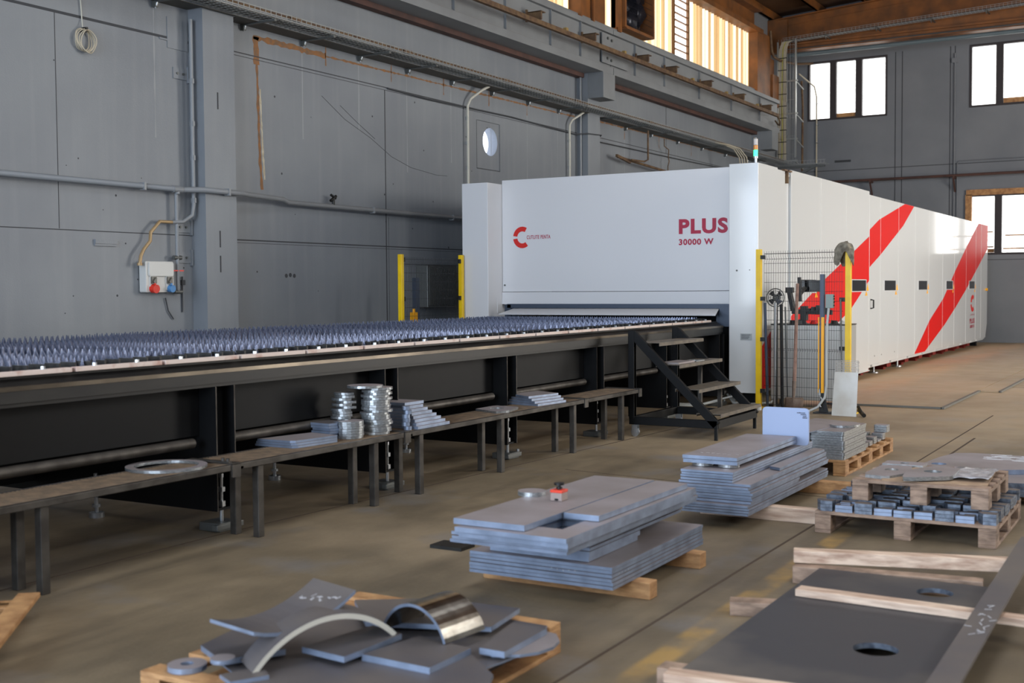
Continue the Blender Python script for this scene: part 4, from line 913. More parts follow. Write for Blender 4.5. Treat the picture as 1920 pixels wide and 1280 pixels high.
for y in SUP:
    m = MB(); m.cyl((-5.45, y, .03), (-5.45, y, .34), .013, n=10); m.cyl((-5.45, y, .15), (-5.45, y, .185), .026, n=6, smooth=False); m.cyl((-5.45, y, .245), (-5.45, y, .275), .026, n=6, smooth=False); m.cyl((-5.45, y, .335), (-5.45, y, .36), .017, n=6, smooth=False); jb_ = t.part('jack_bolt', m, 'zinc')
    m = MB(); m.box(-5.56, -5.38, y-.09, y+.09, 0, .055); m.box(-5.42, -5.37, y-.12, y+.12, .012, .05); MBshift(m, *t.loc); m.build('jack_base', 'galv_dark', jb_, bevel=.006)
    m = MB(); m.cyl((-5.40, y+.10, .05), (-5.40, y+.10, .075), .014, n=6); MBshift(m, *t.loc); m.build('anchor_bolt', 'zinc', jb_)
    for x in (-6.5, -8.3):
        m = MB(); m.cyl((x, y-.1, .0), (x, y-.1, .035), .05, n=16); m.cyl((x, y-.1, .035), (x, y-.1, .30), .014, n=8); m.cyl((x, y-.1, .07), (x, y-.1, .09), .03, n=6); t.part('levelling_foot', m, 'zinc')

# ==================================================================== footboard benches
def bench(y0, y1, legs, label, zt=.485):
    t = Thing('step_bench', (-5.2, (y0+y1)/2, 0), label, 'bench', 'benches along the cutting table')
    x0, x1 = -5.43, -5.04
    m = MB(); m.box(x0+.02, x1-.015, y0+.01, y1-.01, zt-.012, zt)
    y = y0+.03
    while y < y1-.04:                      # punched rows of the tread
        m.box(x0+.03, x1-.03, y, y+.006, zt, zt+.003); y += .026
    t.part('tread_plate', m, 'grate')
    m = MB(); m.box(x1-.035, x1, y0, y1, zt-.035, zt+.002); m.box(x0, x0+.035, y0, y1, zt-.035, zt+.002); m.box(x0, x1, y0, y0+.035, zt-.035, zt-.013); m.box(x0, x1, y1-.035, y1, zt-.035, zt-.013); t.part('frame', m, 'raw_frame', bevel=.004)
    for y in legs:
        for x in (-5.08, -5.27):
            m = MB(); m.box(x-.025, x+.025, y-.025, y+.025, 0, zt-.035); t.part('leg', m, 'raw_frame', bevel=.004)
    m = MB(); m.box(x1-.005, x1+.008, y1-.05, y1+.02, zt-.075, zt+.006); m.box(x0, x1+.008, y1-.05, y1+.02, zt+.002, zt+.01); t.part('joining_clip', m, 'raw_frame')
    return t
bench(1.2, 5.34, (2.0, 3.97), 'low steel step bench under the large steel ring, nearest the camera')
bench(5.36, 7.12, (5.56, 6.75), 'low steel step bench carrying the tall stack of round blanks')
bench(7.14, 10.02, (7.31, 8.5, 9.81), 'long low steel step bench with a flat flange lying on it')
bench(10.04, 11.25, (10.86,), 'short empty step bench ending at the mobile steps')

# ==================================================================== mobile steps
t = Thing('mobile_steps', (-4.7, 11.8, 0), 'black steel mobile steps with four dusty treads beside the machine', 'steps')
ya, yb_ = 11.25, 12.42
for y in (ya, yb_):
    m = MB(); m.bar((-5.13, y, 1.06), (-4.21, y, .15), .05, .085); m.box(-5.17, -5.10, y-.025, y+.025, .2, 1.09); t.part('stringer', m, 'black', bevel=.004)
    m = MB(); m.box(-5.16, -5.10, y-.03, y+.03, .18, 1.09); t.part('rear_post', m, 'black', bevel=.004)
    m = MB(); m.box(-5.16, -4.2, y-.025, y+.025, .12, .20); t.part('base_rail', m, 'black', bevel=.004)
for x in (-5.13, -4.22):
    m = MB(); m.box(x-.025, x+.025, ya, yb_, .12, .20); t.part('base_rail', m, 'black', bevel=.004)
for k, (x, z) in enumerate(((-4.84, .965), (-4.62, .745), (-4.41, .50), (-4.18, .262))):
    m = MB(); m.box(x-.26, x, ya+.03, yb_+.09, z-.006, z); m.box(x-.006, x, ya+.03, yb_+.09, z-.035, z-.006); m.box(x-.26, x-.254, ya+.03, yb_+.09, z-.03, z-.006); t.part('tread', m, 'tread')
for x, z0, z1 in ((-4.83, .2, .73), (-4.6, .2, .48)):
    m = MB(); m.box(x-.02, x+.02, yb_-.06, yb_-.02, z0, z1); t.part('brace_post', m, 'raw_frame')
m = MB(); m.box(-4.28, -4.26, 11.7, 11.74, .2, .26); t.part('brace_post', m, 'raw_frame')
for y in (ya, yb_):
    m = MB(); m.box(-4.235, -4.205, y-.015, y+.015, 0, .13); t.part('front_foot', m, 'black')
    m = MB(); m.cyl((-5.08, y-.04-.015, .045), (-5.08, y-.04+.015, .045), .045, n=18); m.box(-5.11, -5.05, y-.07, y-.06, .04, .12); m.box(-5.11, -5.05, y-.02, y-.012, .04, .12); cs = t.part('castor', m, 'zinc')
m = MB(); m.prism(rounded(-4.86, -4.66, 11.35, 11.8, .01), .745, .762); single('steel_plate', m, ['mill', 'bright'], 'bright small steel plate lying on the second highest tread of the steps', 'plate').data
m = MB(); m.holed(rect_pts(-4.8, -4.65, 11.82, 12.05, 24), circ(-4.725, 11.93, .05, 24), .745, .755, side=1); single('steel_plate', m, ['bright', 'bright'], 'small holed steel plate on the same tread, farther from the camera', 'plate')
# ==================================================================== right hand fence and what leans on it
def fence_panel(t, p0, p1, z0, z1, name='mesh_panel', pitch=.032):
    m = MB(); p0 = Vector(p0); p1 = Vector(p1); d = (p1-p0); L = d.length; u = d.normalized(); nrm = Vector((-u.y, u.x, 0))
    zb_ = [z0+(z1-z0)*f for f in (.0, .035, .36, .40, .62, .66, .955, .99)]; zl = []
    z = z0
    while z <= z1: zl.append(z); z += .118
    k = 0
    while k*pitch < L:
        q = p0+u*(k*pitch); zz = [z0, z0+.05, z0+.08, z0+.66, z0+.69, z0+.72, z1-.13, z1-.10, z1-.07, z1-.0]
        off = [0, 0, .0, 0, .022, 0, 0, .022, 0, .0]
        pts = [(q.x+nrm.x*o_, q.y+nrm.y*o_, z) for z, o_ in zip(zz, off)]
        for a, b in zip(pts, pts[1:]): m.bar(a, b, .0028, .0028)
        k += 1
    for z in zl+[z0+.69, z1-.10, z1-.03]:
        m.bar((p0.x, p0.y, z), (p1.x, p1.y, z), .0045, .0045)
    t.part(name, m, 'wire')
t = Thing('safety_fence', (-4.3, 14.5, 0), 'yellow-post safety fence panel of black wire mesh right of the machine front', 'fence')
m = MB(); m.box(-4.93, -4.865, 14.54, 14.60, 0, 2.0); m.box(-5.0, -4.80, 14.5, 14.66, 0, .012); t.part('post', m, 'yellow', bevel=.003)
m = MB(); m.box(-3.765, -3.70, 14.37, 14.43, 0, 2.0); m.box(-3.82, -3.62, 14.32, 14.48, 0, .012); t.part('post', m, 'yellow', bevel=.003)
fence_panel(t, (-4.83, 14.57, 0), (-3.80, 14.42, 0), .05, 1.975)
for z in (.22, .87, 1.38, 1.90):
    m = MB(); m.box(-4.868, -4.81, 14.53, 14.56, z-.025, z+.025); m.cyl((-4.84, 14.52, z), (-4.84, 14.53, z), .01, n=8); t.part('clamp', m, 'black_frame')
for z in (.78, 1.37):
    m = MB(); m.box(-3.83, -3.765, 14.36, 14.39, z-.025, z+.025); m.cyl((-3.80, 14.35, z), (-3.80, 14.36, z), .01, n=8); t.part('clamp', m, 'black_frame')
# cloth draped over the post
m = MB(); n = 16; v = []; rc_ = random.Random(5)
for j in range(9):
    for i in range(n):
        a = 2*pi*i/n; f = j/8
        star = abs(cos(1.5*a+.4))**2; r = (.015+.085*min(f, .5)*2+.03*f*star)*(1+.22*sin(5*a+3*f))
        v.append((-3.765+r*cos(a)*(1.15 if cos(a) < 0 else .75)+rc_.uniform(-.014, .014), 14.40+r*sin(a)*.75+rc_.uniform(-.01, .01), 2.06-.05*f-(.0 if f < .35 else (f-.35)*(.06+.34*star))+rc_.uniform(-.014, .014)))
m.add(v, [(j*n+i, j*n+(i+1) % n, (j+1)*n+(i+1) % n, (j+1)*n+i) for j in range(8) for i in range(n)], 0, True); m.add(v[:n], [tuple(range(n))], 0, True)
o = single('rag', m, 'cloth', 'dirty grey rag draped over the top of the right yellow post', 'cloth'); s_ = o.modifiers.new('sub', 'SUBSURF'); s_.levels = 1; s_.render_levels = 2; s_ = o.modifiers.new('thick', 'SOLIDIFY'); s_.thickness = .006
# pale cabinet behind the fence with clutter
t = Thing('parts_cabinet', (-4.4, 15.0, 0), 'pale blue-grey metal cabinet standing behind the wire fence', 'cabinet')
m = MB(); m.box(-4.87, -3.89, 14.97, 15.40, .08, 1.04); t.part('body', m, 'cabinet', bevel=.006)
m = MB(); m.box(-4.875, -3.885, 14.965, 15.405, 1.04, 1.052); t.part('top_edge', m, 'black_frame')
for x0, x1 in ((-4.865, -4.39), (-4.38, -3.895)): m = MB(); m.box(x0, x1, 14.955, 14.97, .1, 1.02); t.part('door', m, 'cabinet')
for x in (-4.75, -3.95):
    for y in (15.03, 15.35): m = MB(); m.box(x-.02, x+.02, y-.02, y+.02, 0, .08); t.part('foot', m, 'black_frame')
rk = random.Random(11)
for i, (x, r_, mt_, lb) in enumerate(((-4.62, .045, 'black_frame', 'dark crumpled glove at the left end of the fenced cabinet top'), (-4.5, .06, 'galv_dark', 'heap of grey wire ends on the fenced cabinet top'), (-4.35, .04, 'red', 'small red cap on the fenced cabinet top'), (-4.25, .03, 'plastic_grey', 'small white cup on the fenced cabinet top'), (-4.08, .05, 'black_frame', 'black tool pouch on the fenced cabinet top'), (-3.97, .04, 'plastic_grey', 'small white jar at the right end of the fenced cabinet top'))):
    m = MB(); q = 9
    vv = [(x+r_*(1+.3*rk.random())*cos(2*pi*k/q)*(1-h*.35), 15.08+r_*.8*sin(2*pi*k/q)*(1-h*.35), 1.052+h*r_*(.8+.3*rk.random())) for h in (0, .5, 1) for k in range(q)]
    m.add(vv, [(h*q+k, h*q+(k+1) % q, (h+1)*q+(k+1) % q, (h+1)*q+k) for h in (0, 1) for k in range(q)], 0, True); m.add(vv[2*q:], [tuple(range(q))], 0)
    single('shop_clutter', m, mt_, lb, 'clutter')
# monitor on swing arm
t = Thing('control_console', (-4.5, 15.1, 1.04), 'black control screen on a swing arm bracket in front of the machine side', 'console')
m = MB(); m.box(-4.59, -4.34, 15.35, 15.38, 1.46, 1.61); t.part('screen', m, 'black_gloss', bevel=.004)
m = MB(); m.bar((-4.66, 15.05, 1.50), (-4.60, 15.05, 1.22), .09, .05); m.bar((-4.62, 15.05, 1.21), (-4.10, 15.05, 1.20), .06, .05, upv=(0, 1, 0)); m.bar((-4.57, 15.2, 1.65), (-4.56, 15.2, 1.34), .04, .04); m.box(-4.70, -4.60, 15.02, 15.08, 1.45, 1.52); m.bar((-4.60, 15.2, 1.38), (-4.52, 15.3, 1.52), .04, .04); m.box(-4.50, -4.42, 15.0, 15.10, 1.10, 1.28); t.part('swing_arm', m, 'black_frame', bevel=.004)
m = MB(); m.box(-4.48, -4.44, 15.02, 15.06, 1.052, 1.15); t.part('arm_post', m, 'black_frame')
m = MB(); 
for k in range(5): m.box(-4.42+.06*k, -4.38+.06*k, 15.0, 15.1, 1.215, 1.25+.02*(k % 3))
m.box(-4.44, -4.12, 14.98, 15.12, 1.21, 1.222); t.part('keyboard_tray', m, 'black_frame')
# standing fan disc
t = Thing('pedestal_fan', (-4.75, 14.80, 0), 'round caged pedestal fan behind the left end of the wire mesh', 'fan')
m = MB()
for r_ in (.03, .06, .09, .115): m.tube([(-4.74+r_*cos(2*pi*i/24), 14.74-.02*(1-r_/.12), 1.39+r_*sin(2*pi*i/24)) for i in range(24)], .003 if r_ < .11 else .008, n=5, closed=True)
for i in range(12): a = 2*pi*i/12; m.bar((-4.74, 14.72, 1.39), (-4.74+.115*cos(a), 14.74, 1.39+.115*sin(a)), .003, .003)
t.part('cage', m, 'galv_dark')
m = MB()
for k in range(4):
    a = pi/2*k+.3; m.add([(-4.74, 14.75, 1.39), (-4.74+.1*cos(a), 14.745, 1.39+.1*sin(a)), (-4.74+.1*cos(a+.8), 14.77, 1.39+.1*sin(a+.8))], [(0, 1, 2)])
o = t.part('blades', m, 'fan'); s_ = o.modifiers.new('thick', 'SOLIDIFY'); s_.thickness = .004
m = MB(); m.cyl((-4.74, 14.76, 1.39), (-4.74, 14.83, 1.39), .045); m.cyl((-4.74, 14.80, 1.38), (-4.74, 14.80, .03), .012); t.part('pole', m, 'black_frame')
m = MB(); m.cyl((-4.74, 14.80, 0), (-4.74, 14.80, .03), .12, .10, n=20); t.part('base', m, 'black_frame')
def lean(name, a, b, r, mname, label, cat='pole', r2=None):
    m = MB(); m.cyl(a, b, r, r2, n=10); return single(name, m, mname, label, cat, 'poles leaning on the fence')
lean('steel_pole', (-4.80, 14.62, .0), (-4.795, 14.50, 1.33), .018, 'blue_steel', 'dark blue steel pole leaning on the mesh, nearest the left yellow post')
lean('steel_pole', (-4.70, 14.60, .0), (-4.655, 14.475, 1.33), .015, 'zinc', 'bright metal pole leaning on the mesh beside the fan')
lean('steel_pole', (-4.60, 14.60, .12-.12), (-4.575, 14.46, 1.31), .02, 'black_frame', 'black pole leaning on the mesh left of the shovel')
lean('steel_pole', (-4.53, 14.60, .0), (-4.52, 14.45, 1.28), .011, 'galv_dark', 'thin grey rod leaning on the mesh left of the shovel handle')
lean('steel_rod', (-3.77, 14.30, .0), (-3.81, 14.34, 1.38), .010, 'galv_dark', 'thin dark rod leaning beside the right yellow post', 'rod')
# shovel
t = Thing('shovel', (-4.35, 14.2, 0), 'rusty square shovel with a long wooden handle leaning on the mesh', 'shovel')
m = MB(); m.cyl((-4.365, 14.44, 1.565), (-4.34, 14.24, .30), .019, .021, n=10); t.part('handle', m, 'handle_wood')
m = MB(); n = 8; v = []
for j, (z, w) in enumerate(((.185, .105), (.16, .118), (.0, .108))):
    for i in range(n+1): u = -1+2*i/n; v.append((-4.337+u*w, 14.225-(.185-z)*.22+.035*u*u-.03, z))
m.add(v, [(j*(n+1)+i, j*(n+1)+i+1, (j+1)*(n+1)+i+1, (j+1)*(n+1)+i) for j in range(2) for i in range(n)], 0, True); o = t.part('blade', m, 'shovel'); s_ = o.modifiers.new('thick', 'SOLIDIFY'); s_.thickness = .004
m = MB(); m.cyl((-4.342, 14.25, .38), (-4.336, 14.19, .12), .024, .012, n=10); t.part('socket', m, 'shovel')
# light curtain post
t = Thing('light_curtain', (-4.0, 14.3, 0), 'dark blue light curtain post with an amber strip and a grey junction box', 'sensor post')
m = MB(); m.box(-4.035, -3.985, 14.25, 14.31, .25, 1.675); t.part('profile', m, 'blue_steel', bevel=.003)
m = MB(); m.box(-4.01, -3.978, 14.225, 14.25, .25, 1.16); t.part('amber_strip', m, 'orange_yellow'); m = MB(); m.box(-4.05, -4.037, 14.235, 14.25, .25, 1.16); t.part('amber_strip', m, 'orange_yellow')
m = MB(); m.box(-3.965, -3.875, 14.24, 14.30, 1.27, 1.435); bx_ = t.part('junction_box', m, 'jbox', bevel=.004)
m = MB()
for z in (1.30, 1.34, 1.38, 1.41): m.cyl((-3.875, 14.27, z), (-3.86, 14.27, z), .008, n=6)
MBshift(m, *t.loc); m.build('box_screw', 'black_frame', bx_)
m = MB(); m.tube([(-3.93, 14.26, 1.27), (-3.945, 14.25, 1.1), (-3.95, 14.24, .7), (-3.945, 14.23, .35), (-3.96, 14.22, .2), (-4.04, 14.2, .08), (-4.16, 14.15, .02)], .016, n=8); t.part('conduit', m, 'white_cable')
m = MB(); m.prism([(-4.05, .0), (-3.93, .0), (-3.99, .25), (-4.02, .25)], -.01, .01, T=XZ(14.28)); m.box(-4.10, -3.88, 14.2, 14.38, 0, .015); m.bar((-4.0, 14.28, .02), (-4.0, 14.28, .3), .03, .03); t.part('base_plate', m, 'black_frame')
m = MB(); m.cyl((-4.03, 14.235, .22), (-4.03, 14.235, .3), .012, n=8); m.tube([(-4.01, 14.22, .2), (-3.99, 14.21, .16), (-4.03, 14.21, .12), (-4.0, 14.2, .08)], .008, n=6); t.part('connector', m, 'zinc')
# perforated steel sheet leaning
t = Thing('sheet_offcut', (-3.68, 14.1, 0), 'steel sheet with a perforated top strip leaning on the right yellow post', 'sheet')
def PT(a, b, c): return (a, 14.06+b*.12-c, b)
m = MB(); m.prism([(-3.835, .003), (-3.545, .0), (-3.54, .515), (-3.815, .515)], 0, .004, T=PT); t.part('sheet', m, 'steelsheet')
m = MB(); z = .52
while z < .655: m.box(-3.815, -3.54, 14.06+z*.12-.004, 14.06+z*.12, z, z+.006); z += .0215
x = -3.813; k = 0
for j in range(6):
    zz = .515+.0215*j
    for i in range(13): x = -3.815+.0222*i+(.011 if j % 2 else 0); m.box(x, x+.006, 14.06+zz*.12-.004, 14.06+zz*.12, zz, zz+.022)
m.box(-3.545, -3.538, 14.115, 14.14, .515, .652); t.part('perforated_strip', m, 'steelsheet')
m = MB(); m.cyl((-3.56, 14.25, .06), (-3.44, 14.0, .025), .024, n=12); m.cyl((-3.57, 14.25, .10), (-3.47, 14.05, .03), .018, n=12); single('pipe_offcuts', m, 'black_frame', 'dark pipe offcuts on the floor behind the perforated sheet', 'pipe')
m = MB(); m.cyl((-4.80, 14.3, 0), (-4.80, 14.3, .05), .03, n=12); single('white_cup', m, 'plastic_grey', 'small white cup on the floor by the left yellow post', 'cup')

# left fence behind the table
t = Thing('safety_fence', (-9.4, 13.9, 0), 'yellow-post safety fence panel between the left wall and the machine, behind the table', 'fence')
for y in (13.13, 14.63):
    m = MB(); m.box(-9.42, -9.36, y-.03, y+.03, 0, 2.0 if y < 14 else 2.02); t.part('post', m, 'yellow', bevel=.003)
fence_panel(t, (-9.42, 13.18, 0), (-9.42, 14.60, 0), .1, 1.97)
for y in (13.17, 14.59):
    for z in (1.4, 1.93): m = MB(); m.box(-9.40, -9.37, y-.03, y+.03, z-.03, z+.03); t.part('clamp', m, 'black_frame')
t = Thing('sensor_post', (-9.6, 13.78, 0), 'black sensor post with an amber foot behind the left safety fence', 'post')
m = MB(); m.box(-9.64, -9.58, 13.75, 13.84, .2, 1.69); t.part('profile', m, 'blue_steel'); m = MB(); m.box(-9.58, -9.52, 13.6, 13.7, .9, 1.21); m.cyl((-9.55, 13.65, 1.21), (-9.55, 13.65, 1.26), .02); t.part('amber_unit', m, 'orange_yellow'); m = MB(); m.box(-9.7, -9.5, 13.7, 13.9, 0, .2); t.part('foot', m, 'black_frame')
t = Thing('wall_cabinet', (-10.4, 15.2, 1.2), 'grey electric cabinet on the left wall behind the fence', 'cabinet')
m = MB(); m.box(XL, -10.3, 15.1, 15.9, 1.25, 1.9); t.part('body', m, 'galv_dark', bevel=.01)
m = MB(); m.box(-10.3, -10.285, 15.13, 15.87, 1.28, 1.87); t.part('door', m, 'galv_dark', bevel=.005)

# ==================================================================== stacks of cut steel
def plate_mb(x0, x1, y0, y1, z0, z1, r=.0, hole=None, rot=0, notch=None):
    m = MB()
    if hole is not None and hole[0] == 'c': m.holed(rect_pts(x0, x1, y0, y1, 32), circ(hole[1], hole[2], hole[3], 32), z0, z1, 0, 1)
    elif hole is not None: m.holed([(x0, y0), (x1, y0), (x1, y1), (x0, y1)], [(hole[1], hole[3]), (hole[2], hole[3]), (hole[2], hole[4]), (hole[1], hole[4])], z0, z1, 0, 1)
    elif r: m.prism(rounded(x0, x1, y0, y1, r, 3), z0, z1, 0, 1)
    else: m.box(x0, x1, y0, y1, z0, z1, 0, 1)
    if rot:
        cx, cy = (x0+x1)/2, (y0+y1)/2; c, s_ = cos(rot), sin(rot)
        m.v = [(cx+(a-cx)*c-(b-cy)*s_, cy+(a-cx)*s_+(b-cy)*c, z) for a, b, z in m.v]
    return m
rp = random.Random(21)
def stack(specs, where, group, mats=('mill', 'cut'), cat='plate', name='steel_plate', extra=''):
    n = len(specs)
    for i, s_ in enumerate(specs):
        mb = plate_mb(*s_[0], **(s_[1] if len(s_) > 1 else {}))
        single(name, mb, list(mats), '%s plate of %s' % (nth(i, n), where) if not extra else '%s %s of %s' % (nth(i, n), extra, where), cat, group)
def jit(a=.006): return rp.uniform(-a, a)
def layers(x0, x1, y0, y1, z0, z1, n, j=.006, **k):
    h = (z1-z0)/n; return [((x0+jit(j), x1+jit(j), y0+jit(j), y1+jit(j), z0+h*i+.0006, z0+h*(i+1)-.0026), dict(k)) for i in range(n)]
# stack one: foreground, on two timbers
for y0, xr, z1, lb in ((5.36, -2.34, .085, 'wooden timber under the foreground plate stack, nearer end'), (6.08, -2.36, .085, 'wooden timber under the foreground plate stack, farther end')):
    m = MB(); m.box(-3.30, xr, y0-.03, y0+.06, 0, z1); single('timber', m, 'wood', lb, 'timber', bevel=.004)
S1 = layers(-3.24, -2.436, 5.104, 6.285, .086, .20, 6, .004)+layers(-3.141, -2.575, 5.136, 5.72, .20, .256, 2, .008)+layers(-3.141, -2.57, 5.136, 6.293, .256, .33, 4, .004)+layers(-3.09, -2.47, 4.70, 6.28, .33, .385, 3, .01, hole=('r', -2.675, -2.53, 4.82, 5.05))
zt = .385
S1 += [((-2.98, -2.41, 4.60, 6.08, .386, .412), dict(hole=('r', -2.675, -2.52, 4.76, 5.05))), ((-2.985, -2.405, 4.575, 6.10, .414, .436), dict(hole=('r', -2.675, -2.52, 4.76, 5.05)))]
stack(S1, 'the foreground stack on two timbers', 'plates in the foreground stack')
m = MB(); m.prism([(-3.02, 4.62), (-2.64, 4.62), (-2.635, 6.06), (-3.0, 6.06)], .439, .466, 0, 1); single('steel_plate', m, ['mill', 'cut'], 'left long plate on top of the foreground stack, under the round disc', 'plate', 'plates in the foreground stack')
m = MB(); m.prism([(-2.63, 4.98), (-2.445, 4.98), (-2.43, 6.04), (-2.62, 6.05)], .439, .466, 0, 1); single('steel_plate', m, ['mill', 'cut'], 'right shorter plate lying on top of the foreground stack', 'plate', 'plates in the foreground stack')
m = MB(); m.prism(circ(-3.0, 5.33, .072, 36), .467, .489, 0, 1); single('steel_disc', m, ['mill', 'bright'], 'round steel disc lying on the foreground plate stack', 'disc')
t = Thing('lifting_magnet', (-2.80, 5.26, .467), 'small red-topped block with a black knob on the foreground plate stack', 'magnet')
m = MB(); m.box(-2.835, -2.77, 5.225, 5.29, .467, .508); t.part('body', m, mat('dusty_magnet_body', (150, 134, 128), .5), bevel=.003)
m = MB(); m.box(-2.836, -2.769, 5.224, 5.291, .508, .522); t.part('red_cap', m, 'red_paint2', bevel=.002)
m = MB(); m.cyl((-2.80, 5.255, .522), (-2.80, 5.255, .545), .008, n=8); m.cyl((-2.80, 5.255, .545), (-2.80, 5.255, .556), .026, n=12); m.cyl((-2.80, 5.255, .526), (-2.80, 5.255, .534), .016, n=10); t.part('knob', m, 'black_frame')
m = MB(); m.prism(rounded(-.011, .011, 0, .01, .004), 0, .001, T=lambda a, b, c: (-2.80+a, 5.2245-c, .470+b)); t.part('slot', m, 'black')
# stack two: middle distance
for y0, x0, xr, lb, q in ((7.60, -2.95, -2.16, 'knotty wooden timber under the second plate stack, nearer end', 'wood_pale'), (8.75, -2.95, -1.95, 'wooden timber under the second plate stack, farther end', 'wood')):
    m = MB(); m.box(x0, xr, y0-.045, y0+.045, 0, .092); single('timber', m, q, lb, 'timber', bevel=.004)
S2 = layers(-2.903, -2.462, 7.131, 8.93, .094, .163, 4, .008)
S2 += layers(-2.93, -2.465, 7.18, 8.2, .163, .20, 2, .012)+layers(-2.95, -2.462, 7.16, 8.9, .20, .292, 5, .012)
S2 += layers(-2.93, -2.58, 7.175, 8.92, .292, .362, 4, .008)
stack(S2, 'the second stack, behind the foreground one', 'plates in the second stack')
m = MB(); m.box(-3.007, -2.87, 7.19, 7.6, .32, .358, 0, 1)
S2b = layers(-2.967, -2.597, 7.288, 8.563, .385, .437, 2, .006)
stack(S2b, 'the pair lying on discs on the second stack', 'plates in the second stack')
for x, lb in ((-2.86, 'left'), (-2.68, 'right')):
    m = MB(); m.prism(circ(x, 7.38, .07, 28), .3625, .384, 0, 1); single('steel_disc', m, ['mill_dark', 'bright'], '%s of two discs wedged under the top plates of the second stack' % lb, 'disc')
for x, y in ((-2.78, 8.3),):
    m = MB(); m.prism(circ(x, y, .07, 28), .3625, .384, 0, 1); single('steel_disc', m, ['mill_dark', 'bright'], 'disc hidden toward the far end between plates of the second stack', 'disc')
m = MB(); m.prism([(-2.56, 7.85), (-2.475, 7.80), (-2.47, 8.86), (-2.56, 8.9)], .293, .312, 0, 1); single('steel_plate', m, ['mill', 'cut'], 'narrow plate on the right shoulder of the second stack', 'plate', 'plates in the second stack')
# upright pale blue plate leaning behind stack two
t = Thing('upright_plate', (-2.66, 8.72, .36), 'pale blue rounded steel plate standing upright on the second stack', 'plate')
m = MB(); m.prism(rounded(-2.862, -2.512, .3635, .638, .028, 5), 0, .02, 0, T=XZ(8.60)); t.part('plate', m, 'plate_blue', bevel=.002)
m = MB(); rq = random.Random(2)
for j, (n_, x0) in enumerate(((9, -2.60), (6, -2.572), (4, -2.556), (5, -2.558))):
    for k in range(n_): m.box(x0+.007*k, x0+.007*k+.005, 8.5985, 8.6, .600-.012*j, .608-.012*j-rq.uniform(0, .002))
t.part('printed_marks', m, 'print')

# euro style pallet
def pallet(loc, L, Wd, label, rotz=0., wood='wood', H=.144, nblock=3, cat='pallet', boards=5, along='y', block=.1, skids=True):
    """L along local y, Wd along local x, origin at the centre on the floor"""
    t = empty('pallet', loc, rotz, label, cat)
    tb = .02; hb = H-tb*3
    for i in range(boards):
        y = -L/2+(L-.1)*i/(boards-1); m = MB(); m.box(-Wd/2, Wd/2, y, y+.1, H-tb, H); m.build('deck_board', wood, t, bevel=.003)
    for i in range(3):
        x = -Wd/2+(Wd-.1)*i/2
        m = MB(); m.box(x, x+.1, -L/2, L/2, H-2*tb, H-tb-.0005); m.build('stringer_board', wood, t, bevel=.003)
        for j in range(nblock):
            y = -L/2+(L-block*1.2)*j/(nblock-1); m = MB(); m.box(x, x+.1, y, y+block*1.2, tb if skids else 0, H-2*tb); m.build('block', wood, t, bevel=.004)
        if skids: m = MB(); m.box(x, x+.1, -L/2, L/2, 0, tb); m.build('bottom_board', wood, t, bevel=.003)
    return t
# pallet C with rounded flange plates, far
pC = pallet((-2.90, 10.42, 0), 1.68, .80, 'pale wooden pallet under the rounded plates behind the second stack', H=.128, nblock=5, boards=7)
def rstack(x0, x1, y0, y1, z0, n, h, label, r=.02, group=None, mats=('mill', 'bright')):
    for i in range(n):
        a, b = jit(.006), jit(.006); mb = MB(); mb.prism(rounded(x0+a, x1+a, y0+b, y1+b, r, 4), z0+h*i, z0+h*(i+1)-.0016, 0, 1)
        single('rounded_plate', mb, list(mats), '%s rounded plate of %s' % (nth(i, n), label), 'plate', group)
rstack(-2.80, -2.515, 9.60, 10.33, .129, 12, .0192, 'the front right pile on the far pallet', group='plates on the far pallet')
rstack(-3.10, -2.83, 9.40, 10.30, .129, 11, .020, 'the front left pile on the far pallet', mats=('mill', 'cut'), group='plates on the far pallet')
m = MB(); m.prism(circ(-2.62, 10.02, .12, 32, .17), .360, .378, 0, 1); single('steel_disc', m, ['mill', 'bright'], 'bright oval disc on top of the front right pile of the far pallet', 'disc')
m = MB(); m.prism([(-3.12, 9.62), (-2.76, 9.45), (-2.62, 10.32), (-3.0, 10.5)], .352, .360, 0, 1); single('steel_plate', m, ['mill', 'cut'], 'thin loose sheet over the front left pile of the far pallet', 'plate')
rk2 = random.Random(9)
for i in range(4):
    for j in range(5):
        x, y = -2.60-.13*i, 10.46+.16*j; hh = rk2.randint(1, 3)
        m = MB()
        for k in range(hh): m.prism(rounded(x-.055+rk2.uniform(-.01, .01), x+.055, y-.06+rk2.uniform(-.01, .01), y+.06, .015, 3), .129+.02*k, .147+.02*k, 0, 1)
        single('cut_block', m, ['mill', 'bright'], 'small rounded steel blank stood in rows at the rear of the far pallet', 'blank', 'small blanks on the far pallet')
rstack(-2.95, -2.72, 11.0, 11.22, .129+.062, 0, .02, 'x')
for i, (x, y) in enumerate(((-2.98, 10.6), (-2.58, 11.16))):
    m = MB()
    for k in range(3): m.prism(rounded(x-.06, x+.06, y-.06, y+.06, .015, 3), .192+.022*k, .212+.022*k, 0, 1)
    single('cut_block', m, ['mill', 'bright'], 'taller triple pile of blanks on the far pallet, %s' % ('left' if i == 0 else 'rear right corner'), 'blank')
m = MB(); m.cyl((-2.98, 9.70, .3605), (-2.98, 9.70, .48), .032, n=14)
single('tin_can', m, 'zinc', 'small ribbed tin standing on the far pallet behind the upright blue plate', 'can')

